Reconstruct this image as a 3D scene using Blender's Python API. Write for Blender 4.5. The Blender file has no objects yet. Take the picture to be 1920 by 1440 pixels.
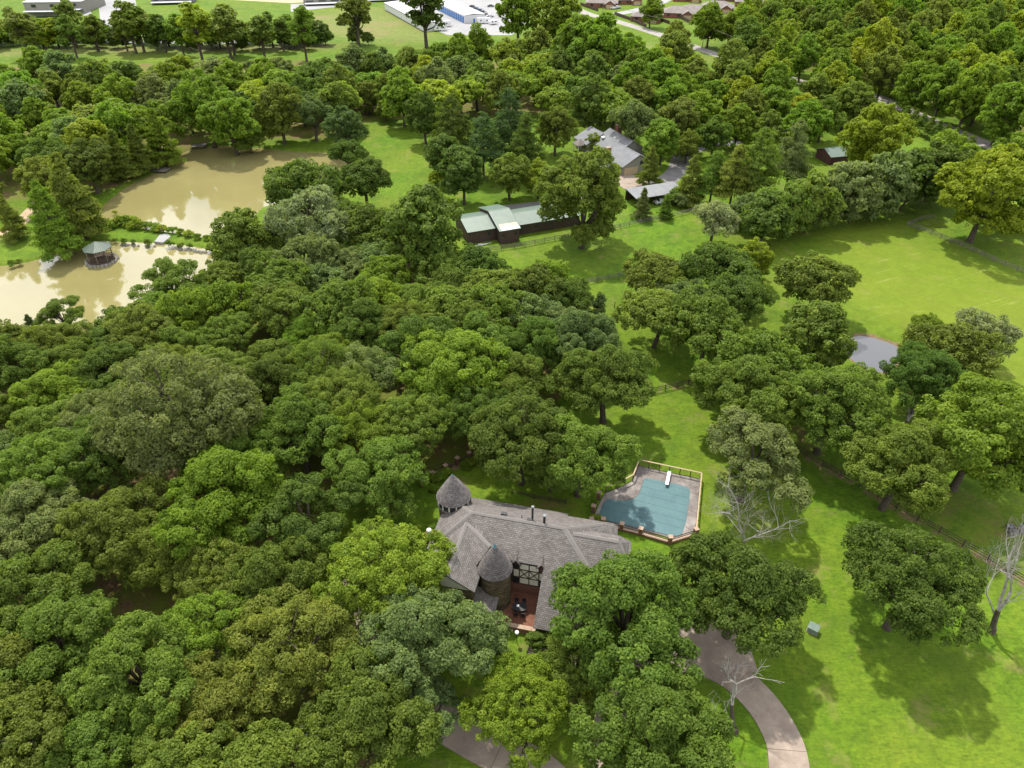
import bpy, bmesh, math, random
import numpy as np
from mathutils import Vector, Matrix

# ------------------------------------------------------------------ camera, sky, sun, exposure
S = bpy.context.scene
COL = S.collection
CAM_H, PITCH, FPX = 75.0, math.radians(36.5), 1321.0
cam = bpy.data.objects.new('camera', bpy.data.cameras.new('camera'))
COL.objects.link(cam)
cam.location = (0, 0, CAM_H)
cam.rotation_euler = (math.pi/2 - PITCH, 0, 0)
cam.data.sensor_width = 36
cam.data.lens = FPX/1920*36
cam.data.clip_start = 0.5
cam.data.clip_end = 9000
S.camera = cam

SUN_AZ, SUN_EL = math.atan2(-0.36, 0.93), math.radians(60)
W = bpy.data.worlds.new('World'); S.world = W; W.use_nodes = True
nt = W.node_tree; nt.nodes.clear()
def wn(t, **k):
    n = nt.nodes.new(t)
    for a, b in k.items(): setattr(n, a, b)
    return n
sky = wn('ShaderNodeTexSky', sky_type='NISHITA', sun_disc=False, sun_elevation=SUN_EL, sun_rotation=SUN_AZ)
tc = wn('ShaderNodeTexCoord'); mp = wn('ShaderNodeMapping'); mp.inputs['Scale'].default_value = (1.6, 1.6, 4.0)
nz = wn('ShaderNodeTexNoise'); nz.inputs['Scale'].default_value = 2.2; nz.inputs['Detail'].default_value = 7; nz.inputs['Roughness'].default_value = .58
rp = wn('ShaderNodeValToRGB'); rp.color_ramp.elements[0].position = .37; rp.color_ramp.elements[1].position = .50
mx = wn('ShaderNodeMixRGB'); mx.inputs[2].default_value = (15.5, 15.6, 16.0, 1)
bg = wn('ShaderNodeBackground'); bg.inputs['Strength'].default_value = 0.088
wo = wn('ShaderNodeOutputWorld')
L = nt.links.new
L(tc.outputs['Generated'], mp.inputs['Vector']); L(mp.outputs[0], nz.inputs['Vector']); L(nz.outputs['Fac'], rp.inputs[0])
L(rp.outputs[0], mx.inputs[0]); L(sky.outputs[0], mx.inputs[1]); L(mx.outputs[0], bg.inputs['Color']); L(bg.outputs[0], wo.inputs[0])

sun = bpy.data.objects.new('sun', bpy.data.lights.new('sun', 'SUN')); COL.objects.link(sun)
sun.data.energy = 4.1; sun.data.angle = math.radians(1.8); sun.data.color = (1, .95, .86)
sd = Vector((math.sin(SUN_AZ)*math.cos(SUN_EL), math.cos(SUN_AZ)*math.cos(SUN_EL), math.sin(SUN_EL)))
sun.rotation_euler = (-sd).to_track_quat('-Z', 'Y').to_euler(); sun.location = (-40, 60, 160)

S.view_settings.view_transform = 'Standard'; S.view_settings.look = 'None'
S.view_settings.exposure = 0.53; S.view_settings.gamma = 1
S.cycles.max_bounces = 5; S.cycles.diffuse_bounces = 3; S.cycles.glossy_bounces = 2
S.cycles.transmission_bounces = 3; S.cycles.transparent_max_bounces = 6
S.cycles.caustics_reflective = False; S.cycles.caustics_refractive = False
S.cycles.sample_clamp_indirect = 4
S.cycles.use_denoising = True

# ------------------------------------------------------------------ helpers
RND = random.Random(7)
def at(u, v, z=0.0):
    """a point of the place at height z, from its bearing in the survey photograph"""
    a = (u-960)/FPX; b = (720-v)/FPX
    d = (a, math.cos(PITCH)+b*math.sin(PITCH), -math.sin(PITCH)+b*math.cos(PITCH))
    t = (z-CAM_H)/d[2]
    return Vector((d[0]*t, d[1]*t, z))

class MB:
    def __init__(s): s.v = []; s.f = []; s.m = []; s.uv = []
    def add(s, vs, fs, mi=0):
        o = len(s.v); s.v += [tuple(p) for p in vs]
        for f in fs: s.f.append([i+o for i in f]); s.m.append(mi)
        return s
    def box(s, c, d, rz=0, mi=0, rx=0):
        h = [x/2 for x in d]; R = Matrix.Rotation(rz, 3, 'Z') @ Matrix.Rotation(rx, 3, 'X')
        vs = [Vector(c)+R @ Vector((x*h[0], y*h[1], z*h[2])) for x in (-1, 1) for y in (-1, 1) for z in (-1, 1)]
        return s.add(vs, [(0,1,3,2), (4,6,7,5), (0,4,5,1), (2,3,7,6), (0,2,6,4), (1,5,7,3)], mi)
    def prism(s, poly, z0, z1, mi=0, smi=None):
        n = len(poly)
        vs = [(p[0], p[1], z0) for p in poly]+[(p[0], p[1], z1) for p in poly]
        a = sum(poly[i][0]*poly[(i+1) % n][1]-poly[(i+1) % n][0]*poly[i][1] for i in range(n))
        top = list(range(n, 2*n)); bot = list(range(n))[::-1]
        if a < 0: top, bot = top[::-1], bot[::-1]
        s.add(vs, [top, bot], mi)
        o = len(s.v)-2*n
        for i in range(n):
            j = (i+1) % n
            q = [i, j, j+n, i+n]
            if a < 0: q = q[::-1]
            s.f.append([k+o for k in q]); s.m.append(mi if smi is None else smi)
        return s
    def slab(s, poly, t, mi=0):
        """a sloping slab under the 3-D polygon"""
        n = len(poly); P = [Vector(p) for p in poly]
        nz = sum(((P[i].x*P[(i+1) % n].y-P[(i+1) % n].x*P[i].y) for i in range(n)))
        if nz < 0: P = P[::-1]
        vs = P+[p-Vector((0, 0, t)) for p in P]
        fs = [list(range(n)), list(range(n, 2*n))[::-1]]+[[i, i+n, (i+1) % n+n, (i+1) % n] for i in range(n)]
        return s.add(vs, fs, mi)
    def tube(s, pts, rs, k=6, mi=0, cap=True):
        P = [Vector(p) for p in pts]; o = len(s.v); n = len(P)
        for i, p in enumerate(P):
            d = (P[min(i+1, n-1)]-P[max(i-1, 0)]).normalized()
            a = d.orthogonal().normalized() if abs(d.z) > .95 else d.cross(Vector((0, 0, 1))).normalized()
            b = d.cross(a)
            for j in range(k):
                w = 2*math.pi*j/k
                s.v.append(tuple(p+(a*math.cos(w)+b*math.sin(w))*rs[i]))
        for i in range(n-1):
            for j in range(k):
                s.f.append([o+i*k+j, o+i*k+(j+1) % k, o+(i+1)*k+(j+1) % k, o+(i+1)*k+j]); s.m.append(mi)
        if cap:
            s.f.append([o+j for j in range(k)][::-1]); s.m.append(mi)
            s.f.append([o+(n-1)*k+j for j in range(k)]); s.m.append(mi)
        return s
    def cyl(s, c, r, z0, z1, k=16, mi=0, r2=None):
        return s.tube([(c[0], c[1], z0), (c[0], c[1], z1)], [r, r if r2 is None else r2], k, mi)
    def mesh(s, name, mats, uv=False):
        me = bpy.data.meshes.new(name); me.from_pydata(s.v, [], s.f); me.update()
        for m in (mats if isinstance(mats, (list, tuple)) else [mats]): me.materials.append(m)
        if len(set(s.m)) > 1: me.polygons.foreach_set('material_index', s.m)
        if uv: plan_uv(me)
        return me

def plan_uv(me):
    """u runs level along the face, v up its slope, both in metres"""
    ul = me.uv_layers.new(name='plan')
    for p in me.polygons:
        n = p.normal
        t = Vector((-n.y, n.x, 0))
        t = t.normalized() if t.length > 1e-4 else Vector((1, 0, 0))
        b = n.cross(t)
        for li in p.loop_indices:
            c = me.vertices[me.loops[li].vertex_index].co
            ul.data[li].uv = (c.dot(t), c.dot(b))

def link(o, parent=None):
    COL.objects.link(o)
    if parent is not None: o.parent = parent
    return o
def obj(name, mb, mats, parent=None, uv=False, loc=None, rz=0, smooth=False):
    me = mb.mesh(name, mats, uv) if isinstance(mb, MB) else mb
    if smooth: me.polygons.foreach_set('use_smooth', [True]*len(me.polygons))
    o = bpy.data.objects.new(name, me)
    if loc is not None: o.location = loc
    o.rotation_euler.z = rz
    return link(o, parent)
def tag(o, label, cat, group=None):
    o['label'] = label; o['category'] = cat
    if group: o['group'] = group
    return o
def thing(name, label, cat, loc=(0, 0, 0), rz=0, group=None):
    o = bpy.data.objects.new(name, None); o.location = loc; o.rotation_euler.z = rz; o.empty_display_size = .5
    COL.objects.link(o)
    return tag(o, label, cat, group)
def struct(name, mb, mats, uv=False):
    o = obj(name, mb, mats, None, uv); o['kind'] = 'structure'; return o
def inpoly(x, y, P):
    c = False; n = len(P)
    for i in range(n):
        x1, y1 = P[i][0], P[i][1]; x2, y2 = P[i-1][0], P[i-1][1]
        if (y1 > y) != (y2 > y) and x < (x2-x1)*(y-y1)/(y2-y1)+x1: c = not c
    return c
def catmull(P, m=8, closed=False):
    P = [Vector(p) for p in P]; n = len(P); out = []
    for i in range(n if closed else n-1):
        a, b, c, d = (P[(i-1) % n], P[i], P[(i+1) % n], P[(i+2) % n]) if closed else (P[max(i-1, 0)], P[i], P[i+1], P[min(i+2, n-1)])
        for j in range(m):
            t = j/m
            out.append(.5*((2*b)+(c-a)*t+(2*a-5*b+4*c-d)*t*t+(3*b-a-3*c+d)*t**3))
    if not closed: out.append(P[-1])
    return out

# ------------------------------------------------------------------ materials
def newmat(name):
    m = bpy.data.materials.new(name); m.use_nodes = True
    t = m.node_tree; b = t.nodes['Principled BSDF']
    return m, t, b
def N(t, ty, **k):
    n = t.nodes.new(ty)
    for a, b in k.items():
        if a in n.inputs: n.inputs[a].default_value = b
        else: setattr(n, a, b)
    return n
def ramp(t, fac, stops):
    r = t.nodes.new('ShaderNodeValToRGB'); e = r.color_ramp.elements
    while len(e) < len(stops): e.new(.5)
    for el, (p, c) in zip(e, stops): el.position = p; el.color = (*c, 1) if len(c) == 3 else c
    t.links.new(fac, r.inputs[0]); return r.outputs[0]
def mixc(t, f, a, b, mode='MIX'):
    m = t.nodes.new('ShaderNodeMixRGB'); m.blend_type = mode
    for i, x in ((0, f), (1, a), (2, b)):
        if hasattr(x, 'is_linked'): t.links.new(x, m.inputs[i])
        elif isinstance(x, (int, float)): m.inputs[i].default_value = x
        else: m.inputs[i].default_value = (*x, 1)
    return m.outputs[0]
def mth(t, op, a, b=0.0, clamp=False):
    m = t.nodes.new('ShaderNodeMath'); m.operation = op; m.use_clamp = clamp
    for i, x in ((0, a), (1, b)):
        if hasattr(x, 'is_linked'): t.links.new(x, m.inputs[i])
        else: m.inputs[i].default_value = x
    return m.outputs[0]
def noise(t, vec, scale, detail=4, rough=.55, dist=0):
    n = t.nodes.new('ShaderNodeTexNoise')
    n.inputs['Scale'].default_value = scale; n.inputs['Detail'].default_value = detail
    n.inputs['Roughness'].default_value = rough; n.inputs['Distortion'].default_value = dist
    t.links.new(vec, n.inputs['Vector']); return n.outputs['Fac']
def coords(t, world=False):
    if world: return t.nodes.new('ShaderNodeNewGeometry').outputs['Position']
    return t.nodes.new('ShaderNodeTexCoord').outputs['Object']
def bump(t, b, h, dist, s=.6):
    n = t.nodes.new('ShaderNodeBump'); n.inputs['Distance'].default_value = dist; n.inputs['Strength'].default_value = s
    t.links.new(h, n.inputs['Height']); t.links.new(n.outputs[0], b.inputs['Normal'])
def weathered(name, c1, c2, rough=.8, scale=1.5, c3=None, bmp=.01, spec=.3, world=False):
    m, t, b = newmat(name); v = coords(t, world)
    f = noise(t, v, scale, 6, .6); g = noise(t, v, scale*9, 3)
    col = ramp(t, f, [(.3, c1), (.7, c2)])
    if c3: col = mixc(t, ramp(t, noise(t, v, scale*.35, 3), [(.5, (0,)*3), (.7, (1,)*3)]), col, c3)
    col = mixc(t, .25, col, ramp(t, g, [(.3, (.5,)*3), (.7, (1,)*3)]), 'MULTIPLY')
    t.links.new(col, b.inputs['Base Color']); b.inputs['Roughness'].default_value = rough
    b.inputs['Specular IOR Level'].default_value = spec
    if bmp: bump(t, b, g, bmp)
    return m
def bricky(name, c1, c2, mortar, w=.42, h=.24, rough=.85, msize=.02, wear=(.75, 1.1), bm=.02, uv=True):
    m, t, b = newmat(name)
    v = t.nodes.new('ShaderNodeUVMap').outputs[0] if uv else coords(t)
    br = N(t, 'ShaderNodeTexBrick'); br.inputs['Scale'].default_value = 1
    br.inputs['Brick Width'].default_value = w; br.inputs['Row Height'].default_value = h
    br.inputs['Mortar Size'].default_value = msize; br.inputs['Mortar Smooth'].default_value = .2; br.inputs['Bias'].default_value = 0
    for k, c in (('Color1', c1), ('Color2', c2), ('Mortar', mortar)): br.inputs[k].default_value = (*c, 1)
    t.links.new(v, br.inputs['Vector'])
    f = noise(t, coords(t), .7, 6, .65)
    col = mixc(t, 1.0, br.outputs['Color'], ramp(t, f, [(.25, (wear[0],)*3), (.75, (wear[1],)*3)]), 'MULTIPLY')
    f2 = noise(t, coords(t), 14, 2)
    col = mixc(t, .5, col, ramp(t, f2, [(.3, (.7,)*3), (.7, (1.15,)*3)]), 'MULTIPLY')
    t.links.new(col, b.inputs['Base Color']); b.inputs['Roughness'].default_value = rough; b.inputs['Specular IOR Level'].default_value = .25
    bump(t, b, br.outputs['Fac'], -bm, .8)
    return m
def foliage(name, transl=.45, rough=.6):
    m, t, b = newmat(name)
    oi = t.nodes.new('ShaderNodeObjectInfo')
    a = N(t, 'ShaderNodeAttribute', attribute_name='tone')
    col = mixc(t, 1.0, oi.outputs['Color'], ramp(t, a.outputs['Fac'], [(0, (.62, .66, .62)), (.5, (1, 1, 1)), (1, (1.5, 1.38, 1.2))]), 'MULTIPLY')
    hs = N(t, 'ShaderNodeHueSaturation'); t.links.new(col, hs.inputs['Color'])
    t.links.new(mth(t, 'ADD', mth(t, 'MULTIPLY', oi.outputs['Random'], .016), .492), hs.inputs['Hue'])
    t.links.new(hs.outputs[0], b.inputs['Base Color'])
    b.inputs['Roughness'].default_value = rough; b.inputs['Specular IOR Level'].default_value = .16
    tr = t.nodes.new('ShaderNodeBsdfTranslucent')
    t.links.new(mixc(t, 1.0, hs.outputs[0], (1.25, 1.35, .6), 'MULTIPLY'), tr.inputs['Color'])
    mix = t.nodes.new('ShaderNodeMixShader'); mix.inputs[0].default_value = transl
    t.links.new(b.outputs[0], mix.inputs[1]); t.links.new(tr.outputs[0], mix.inputs[2])
    t.links.new(mix.outputs[0], t.nodes['Material Output'].inputs['Surface'])
    return m

M = {}
M['leaf'] = foliage('leaf')
M['bark'] = weathered('bark', (.045, .035, .026), (.11, .09, .07), .95, 3, bmp=.03)
M['deadwood'] = weathered('deadwood', (.20, .18, .16), (.42, .40, .37), .9, 3, bmp=.02)
M['shingle'] = bricky('shingle', (.142, .127, .118), (.212, .195, .183), (.055, .048, .045), .44, .23, msize=.018)
M['cap'] = weathered('ridge_cap', (.165, .15, .14), (.215, .20, .19), .9, 4)
M['slate'] = bricky('slate', (.125, .11, .107), (.215, .195, .185), (.035, .032, .032), .38, .24, msize=.022)
M['stone'] = bricky('stone', (.10, .075, .045), (.20, .155, .09), (.055, .045, .035), .55, .3, msize=.03, wear=(.6, 1.2), bm=.03)
M['brick'] = bricky('brick', (.20, .085, .055), (.27, .125, .085), (.17, .13, .11), .22, .08, msize=.008)
M['redbrick'] = bricky('red_brick', (.22, .07, .05), (.3, .11, .075), (.22, .17, .15), .3, .1, msize=.01)
M['paver'] = bricky('patio_paver', (.19, .075, .045), (.26, .115, .07), (.10, .06, .045), .24, .12, msize=.008)
M['timber'] = weathered('dark_timber', (.035, .022, .015), (.07, .045, .03), .8, 4)
M['plaster'] = weathered('cream_plaster', (.62, .60, .50), (.72, .70, .60), .9, 3, bmp=.004)
M['copper'] = weathered('copper_tip', (.04, .15, .19), (.07, .22, .26), .5, 5)
def glassy(name, c, rough=.08):
    m, t, b = newmat(name); b.inputs['Base Color'].default_value = (*c, 1); b.inputs['Roughness'].default_value = rough
    b.inputs['Specular IOR Level'].default_value = .6; return m
M['glass'] = glassy('window_glass', (.02, .025, .03))
M['black'] = weathered('black_metal', (.015, .015, .017), (.035, .035, .038), .5, 6)
M['white'] = weathered('white_paint', (.66, .66, .66), (.78, .78, .77), .6, 2)
M['metal'] = weathered('pale_metal', (.55, .56, .58), (.68, .69, .7), .45, 2)
M['tan'] = weathered('tan_cap', (.33, .23, .165), (.44, .32, .235), .85, 3)
M['fencewood'] = weathered('fence_wood', (.05, .034, .024), (.11, .08, .055), .9, 3)
M['greywood'] = weathered('grey_wood', (.12, .105, .09), (.22, .20, .17), .9, 3)
M['palewood'] = weathered('pale_wood', (.36, .27, .17), (.5, .4, .26), .85, 3)
M['concrete'] = weathered('drive_concrete', (.25, .20, .158), (.34, .278, .225), .9, .8, (.20, .158, .128), .006)
M['joint'] = weathered('drive_joint', (.10, .07, .05), (.16, .12, .09), .95, 2)
M['asphalt'] = weathered('asphalt', (.13, .125, .125), (.2, .19, .19), .9, .4)
M['road'] = weathered('road_surface', (.25, .23, .21), (.32, .30, .28), .9, .3)
M['lot'] = weathered('lot_concrete', (.24, .24, .25), (.31, .31, .31), .85, .05)
M['lane'] = weathered('dirt_lane', (.36, .26, .16), (.48, .37, .25), .95, .6)
M['deck'] = weathered('pool_deck', (.125, .108, .10), (.24, .21, .195), .8, .9, (.34, .305, .28), .008)
M['cover'] = weathered('pool_cover', (.065, .135, .15), (.088, .17, .18), .55, .35, None, .004)
M['bluedoor'] = weathered('blue_door', (.03, .15, .42), (.05, .2, .5), .5, 2)
M['rustwall'] = weathered('brown_metal_wall', (.055, .033, .025), (.085, .055, .042), .7, 1)
M['darkred'] = weathered('dark_red_wall', (.05, .018, .014), (.075, .03, .022), .85, 1)
M['greywall'] = weathered('grey_siding', (.19, .18, .155), (.26, .25, .22), .85, 1)
M['greyroof'] = weathered('grey_roof', (.15, .155, .165), (.21, .215, .225), .85, .5)
M['paleroof'] = weathered('pale_grey_roof', (.17, .175, .185), (.22, .225, .235), .7, .5)
M['whiteroof'] = weathered('white_roof', (.5, .5, .51), (.57, .57, .57), .6, .3)
M['tanroof'] = weathered('brown_grey_roof', (.16, .14, .13), (.24, .215, .20), .9, .5)
M['rock'] = weathered('bank_rock', (.16, .15, .13), (.34, .32, .28), .9, 2, bmp=.05)
M['greenbox'] = weathered('green_metal_box', (.10, .15, .12), (.16, .21, .17), .5, 3)
M['rubber'] = weathered('tyre_rubber', (.015, .015, .015), (.03, .03, .03), .9, 6)
def ribbed(name, c1, c2, pitch=.35, stain=None, rough=.45):
    m, t, b = newmat(name); uv = t.nodes.new('ShaderNodeUVMap').outputs[0]
    w = N(t, 'ShaderNodeTexWave'); w.wave_type = 'BANDS'; w.bands_direction = 'X'
    w.inputs['Scale'].default_value = 1/(pitch*3.18)
    t.links.new(uv, w.inputs['Vector'])
    f = noise(t, coords(t), .5, 5, .6)
    col = ramp(t, f, [(.3, c1), (.7, c2)])
    if stain: col = mixc(t, ramp(t, noise(t, coords(t), .25, 4), [(.55, (0,)*3), (.68, (.7,)*3)]), col, stain)
    col = mixc(t, .35, col, ramp(t, w.outputs['Fac'], [(0, (.7,)*3), (.35, (1,)*3)]), 'MULTIPLY')
    t.links.new(col, b.inputs['Base Color']); b.inputs['Roughness'].default_value = rough; b.inputs['Specular IOR Level'].default_value = .4
    bump(t, b, w.outputs['Fac'], .05, .5)
    return m
M['greenroof'] = ribbed('green_metal_roof', (.092, .138, .108), (.125, .17, .132), .4)
M['gazeboroof'] = ribbed('gazebo_roof', (.062, .088, .068), (.085, .112, .088), .4)
M['rustroof'] = ribbed('rust_patch', (.42, .32, .22), (.52, .42, .30), .4)
M['barewhite'] = ribbed('bare_sheet', (.5, .54, .54), (.62, .66, .66), .4)
M['brownrib'] = ribbed('brown_ribbed_wall', (.055, .034, .027), (.08, .052, .042), .45, rough=.7)
M['darkredrib'] = ribbed('dark_red_boards', (.05, .02, .016), (.08, .033, .026), .3, rough=.85)

def ground_mat():
    m, t, b = newmat('ground'); v = coords(t, True)
    z = N(t, 'ShaderNodeAttribute', attribute_name='zone')
    sp = t.nodes.new('ShaderNodeSeparateColor'); t.links.new(z.outputs['Color'], sp.inputs[0])
    litter, dry, hay = sp.outputs[0], sp.outputs[1], sp.outputs[2]
    mud = N(t, 'ShaderNodeAttribute', attribute_name='mud').outputs['Fac']
    n1 = noise(t, v, .045, 5, .6); n2 = noise(t, v, .35, 5, .65, .5); n3 = noise(t, v, 2.2, 4, .7)
    sc = N(t, 'ShaderNodeMapping'); sc.inputs['Scale'].default_value = (.9, 3.2, 1); sc.inputs['Rotation'].default_value = (0, 0, .5)
    t.links.new(v, sc.inputs['Vector']); n4 = noise(t, sc.outputs[0], 1.1, 4, .7)
    g = ramp(t, n2, [(.22, (.040, .088, .006)), (.5, (.080, .155, .008)), (.78, (.122, .186, .014))])
    g = mixc(t, ramp(t, n1, [(.4, (0,)*3), (.7, (.6,)*3)]), g, (.145, .172, .018))
    g = mixc(t, .55, g, ramp(t, n3, [(.25, (.4, .45, .4)), (.5, (1,)*3), (.8, (1.45, 1.35, 1.2))]), 'MULTIPLY')
    g = mixc(t, .7, g, ramp(t, n4, [(.25, (.45, .52, .5)), (.5, (1,)*3), (.8, (1.5, 1.35, 1.2))]), 'MULTIPLY')
    g = mixc(t, .8, g, ramp(t, noise(t, v, .8, 5, .7), [(.3, (.68, .74, .7)), (.5, (1,)*3), (.7, (1.22, 1.14, 1.1))]), 'MULTIPLY')
    g = mixc(t, ramp(t, noise(t, v, .11, 5, .65), [(.5, (0,)*3), (.66, (.55,)*3)]), g, (.062, .105, .010))
    # worn, thin spots in the lawn
    worn = ramp(t, noise(t, v, .16, 6, .7), [(.56, (0,)*3), (.72, (.75,)*3)])
    g = mixc(t, worn, g, (.185, .165, .055))
    # rough meadow
    dm = mth(t, 'MULTIPLY', dry, ramp(t, n2, [(.3, (.25,)*3), (.7, (1,)*3)]))
    g = mixc(t, dm, g, mixc(t, ramp(t, n1, [(.45, (0,)*3), (.65, (1,)*3)]), (.16, .175, .05), (.21, .155, .085)))
    # swaths left by mowing
    hs = N(t, 'ShaderNodeMapping'); hs.vector_type = 'TEXTURE'; hs.inputs['Scale'].default_value = (16, 1.5, 1); hs.inputs['Rotation'].default_value = (0, 0, math.radians(23)); t.links.new(v, hs.inputs['Vector'])
    brk = ramp(t, noise(t, hs.outputs[0], 1.0, 3, .6, .4), [(.60, (0,)*3), (.68, (1,)*3)])
    sw = mth(t, 'MULTIPLY', mth(t, 'MULTIPLY', brk, ramp(t, n2, [(.35, (.15,)*3), (.6, (1,)*3)])), hay)
    g = mixc(t, mth(t, 'MULTIPLY', hay, .55), g, (.145, .182, .016))
    g = mixc(t, mth(t, 'MULTIPLY', sw, .26), g, (.34, .32, .13))
    # leaf litter of the woods
    lit = ramp(t, n3, [(.25, (.08, .047, .024)), (.5, (.15, .092, .05)), (.8, (.22, .145, .08))])
    lit = mixc(t, ramp(t, noise(t, v, .28, 4, .6), [(.36, (0,)*3), (.54, (.9,)*3)]), lit, (.105, .135, .016))
    lm = ramp(t, mth(t, 'ADD', litter, mth(t, 'MULTIPLY', mth(t, 'SUBTRACT', n2, .5), .9)), [(.35, (0,)*3), (.6, (1,)*3)])
    g = mixc(t, lm, g, lit)
    mm = ramp(t, mth(t, 'ADD', mud, mth(t, 'MULTIPLY', mth(t, 'SUBTRACT', n2, .5), .7)), [(.4, (0,)*3), (.6, (1,)*3)])
    g = mixc(t, mm, g, ramp(t, n3, [(.3, (.13, .085, .05)), (.7, (.22, .155, .095))]))
    t.links.new(g, b.inputs['Base Color']); b.inputs['Roughness'].default_value = .9; b.inputs['Specular IOR Level'].default_value = .15
    bump(t, b, mth(t, 'ADD', n3, n4), .12, .6)
    return m
M['ground'] = ground_mat()
def water(name, c1, c2, spec=1.0, rip=.012):
    m, t, b = newmat(name); v = coords(t, True)
    t.links.new(ramp(t, noise(t, v, .04, 4), [(.3, c1), (.7, c2)]), b.inputs['Base Color'])
    b.inputs['Roughness'].default_value = .04; b.inputs['Specular IOR Level'].default_value = spec; b.inputs['IOR'].default_value = 1.6
    bump(t, b, noise(t, v, 1.6, 3), rip, .25)
    return m
M['pond'] = water('pond_water', (.205, .18, .07), (.25, .222, .095))
M['bluepond'] = water('stock_pond_water', (.06, .064, .075), (.085, .088, .10), .5)

# ------------------------------------------------------------------ layout outlines
def ring(px, z=0, m=6): return [(p.x, p.y) for p in catmull([at(u, v, z) for u, v in px], m, True)]
POND_UP = ring([(185,400),(235,352),(300,318),(345,285),(400,272),(470,276),(560,284),(640,290),(640,330),(560,370),(490,385),(450,430),(402,441),(345,434),(275,424),(230,408)])
POND_LOW = ring([(-80,498),(0,498),(60,488),(120,468),(170,452),(220,452),(290,455),(350,460),(392,470),(396,490),(360,530),(280,570),(180,600),(60,640),(-80,640)])
POND_R = ring([(1600,632),(1625,630),(1660,640),(1682,650),(1685,668),(1660,690),(1640,690),(1608,676),(1580,650)])
def sdist(x, y, P):
    """signed distance (numpy arrays) to a polygon, negative inside"""
    P = np.array(P); d = np.full(x.shape, 1e9); c = np.zeros(x.shape, bool); n = len(P)
    for i in range(n):
        a = P[i]; b = P[i-1]; e = b-a; L2 = (e**2).sum()+1e-9
        t = np.clip(((x-a[0])*e[0]+(y-a[1])*e[1])/L2, 0, 1)
        d = np.minimum(d, np.hypot(x-a[0]-t*e[0], y-a[1]-t*e[1]))
        if abs(a[1]-b[1]) > 1e-9:
            k = ((a[1] > y) != (b[1] > y)) & (x < (b[0]-a[0])*(y-a[1])/(b[1]-a[1])+a[0]); c ^= k
    return np.where(c, -d, d)
def gp(px, z=0): return [(p.x, p.y) for p in (at(u, v, z) for u, v in px)]
WOOD_A = gp([(-160,655),(60,640),(170,640),(260,605),(330,580),(420,540),(520,500),(640,462),(760,420),(850,470),(920,500),(1010,500),(1080,560),(1120,610),(1110,650),(1020,700),(930,760),(760,800),(640,870),(590,960),(600,1060),(600,1160),(560,1300),(500,1500),(-160,1500)], 7)
WOOD_FLOOR = gp([(-300,640),(60,620),(260,570),(420,520),(640,480),(760,470),(850,500),(1010,530),(1100,600),(1130,680),(1040,760),(1010,850),(905,868),(780,885),(620,945),(590,1000),(590,1080),(640,1240),(730,1330),(700,1600),(-300,1600)])
WOOD_FARLEFT = gp([(-250,150),(0,143),(150,138),(400,132),(640,125),(760,105),(900,95),(1010,90),(1180,100),(1200,165),(1150,215),(1000,185),(900,190),(790,200),(690,200),(600,225),(500,250),(420,255),(330,245),(260,265),(190,310),(120,330),(40,345),(-250,380)], 8)
WOOD_FARRIGHT = gp([(1360,60),(1420,25),(1560,5),(1700,-5),(2150,-15),(2150,330),(1990,330),(1880,250),(1760,200),(1660,170),(1520,150),(1400,120)], 8)
WOOD_MIDRIGHT = gp([(1180,120),(1260,105),(1330,125),(1420,150),(1540,180),(1500,215),(1420,215),(1350,195),(1280,185),(1190,190)], 8)
SHADE_R = gp([(1480,800),(1560,860),(1700,960),(1830,1040),(1960,1130),(1960,980),(1860,930),(1760,880),(1620,800)])
LITTERS = [(WOOD_FLOOR, 1.0, 3), (gp([(-250,130),(640,112),(1180,120),(1200,200),(1000,215),(700,225),(600,262),(400,262),(200,360),(-250,400)]), .9, 6),
           (gp([(1400,120),(1560,40),(2150,0),(2150,300),(1850,240),(1620,150)]), .8, 8), (SHADE_R, .42, 2),
           (gp([(905,960),(960,930),(1050,925),(1110,955),(1060,985),(950,955)]), .55, 2), (gp([(1300,390),(1480,370),(1420,395),(1310,405)]), .9, 2),
           (gp([(1330,770),(1480,830),(1560,870),(1500,790)]), .7, 2), (gp([(860,1200),(1090,1240),(1200,1280),(1160,1420),(1080,1400),(1000,1290)]), .5, 2)]

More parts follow.
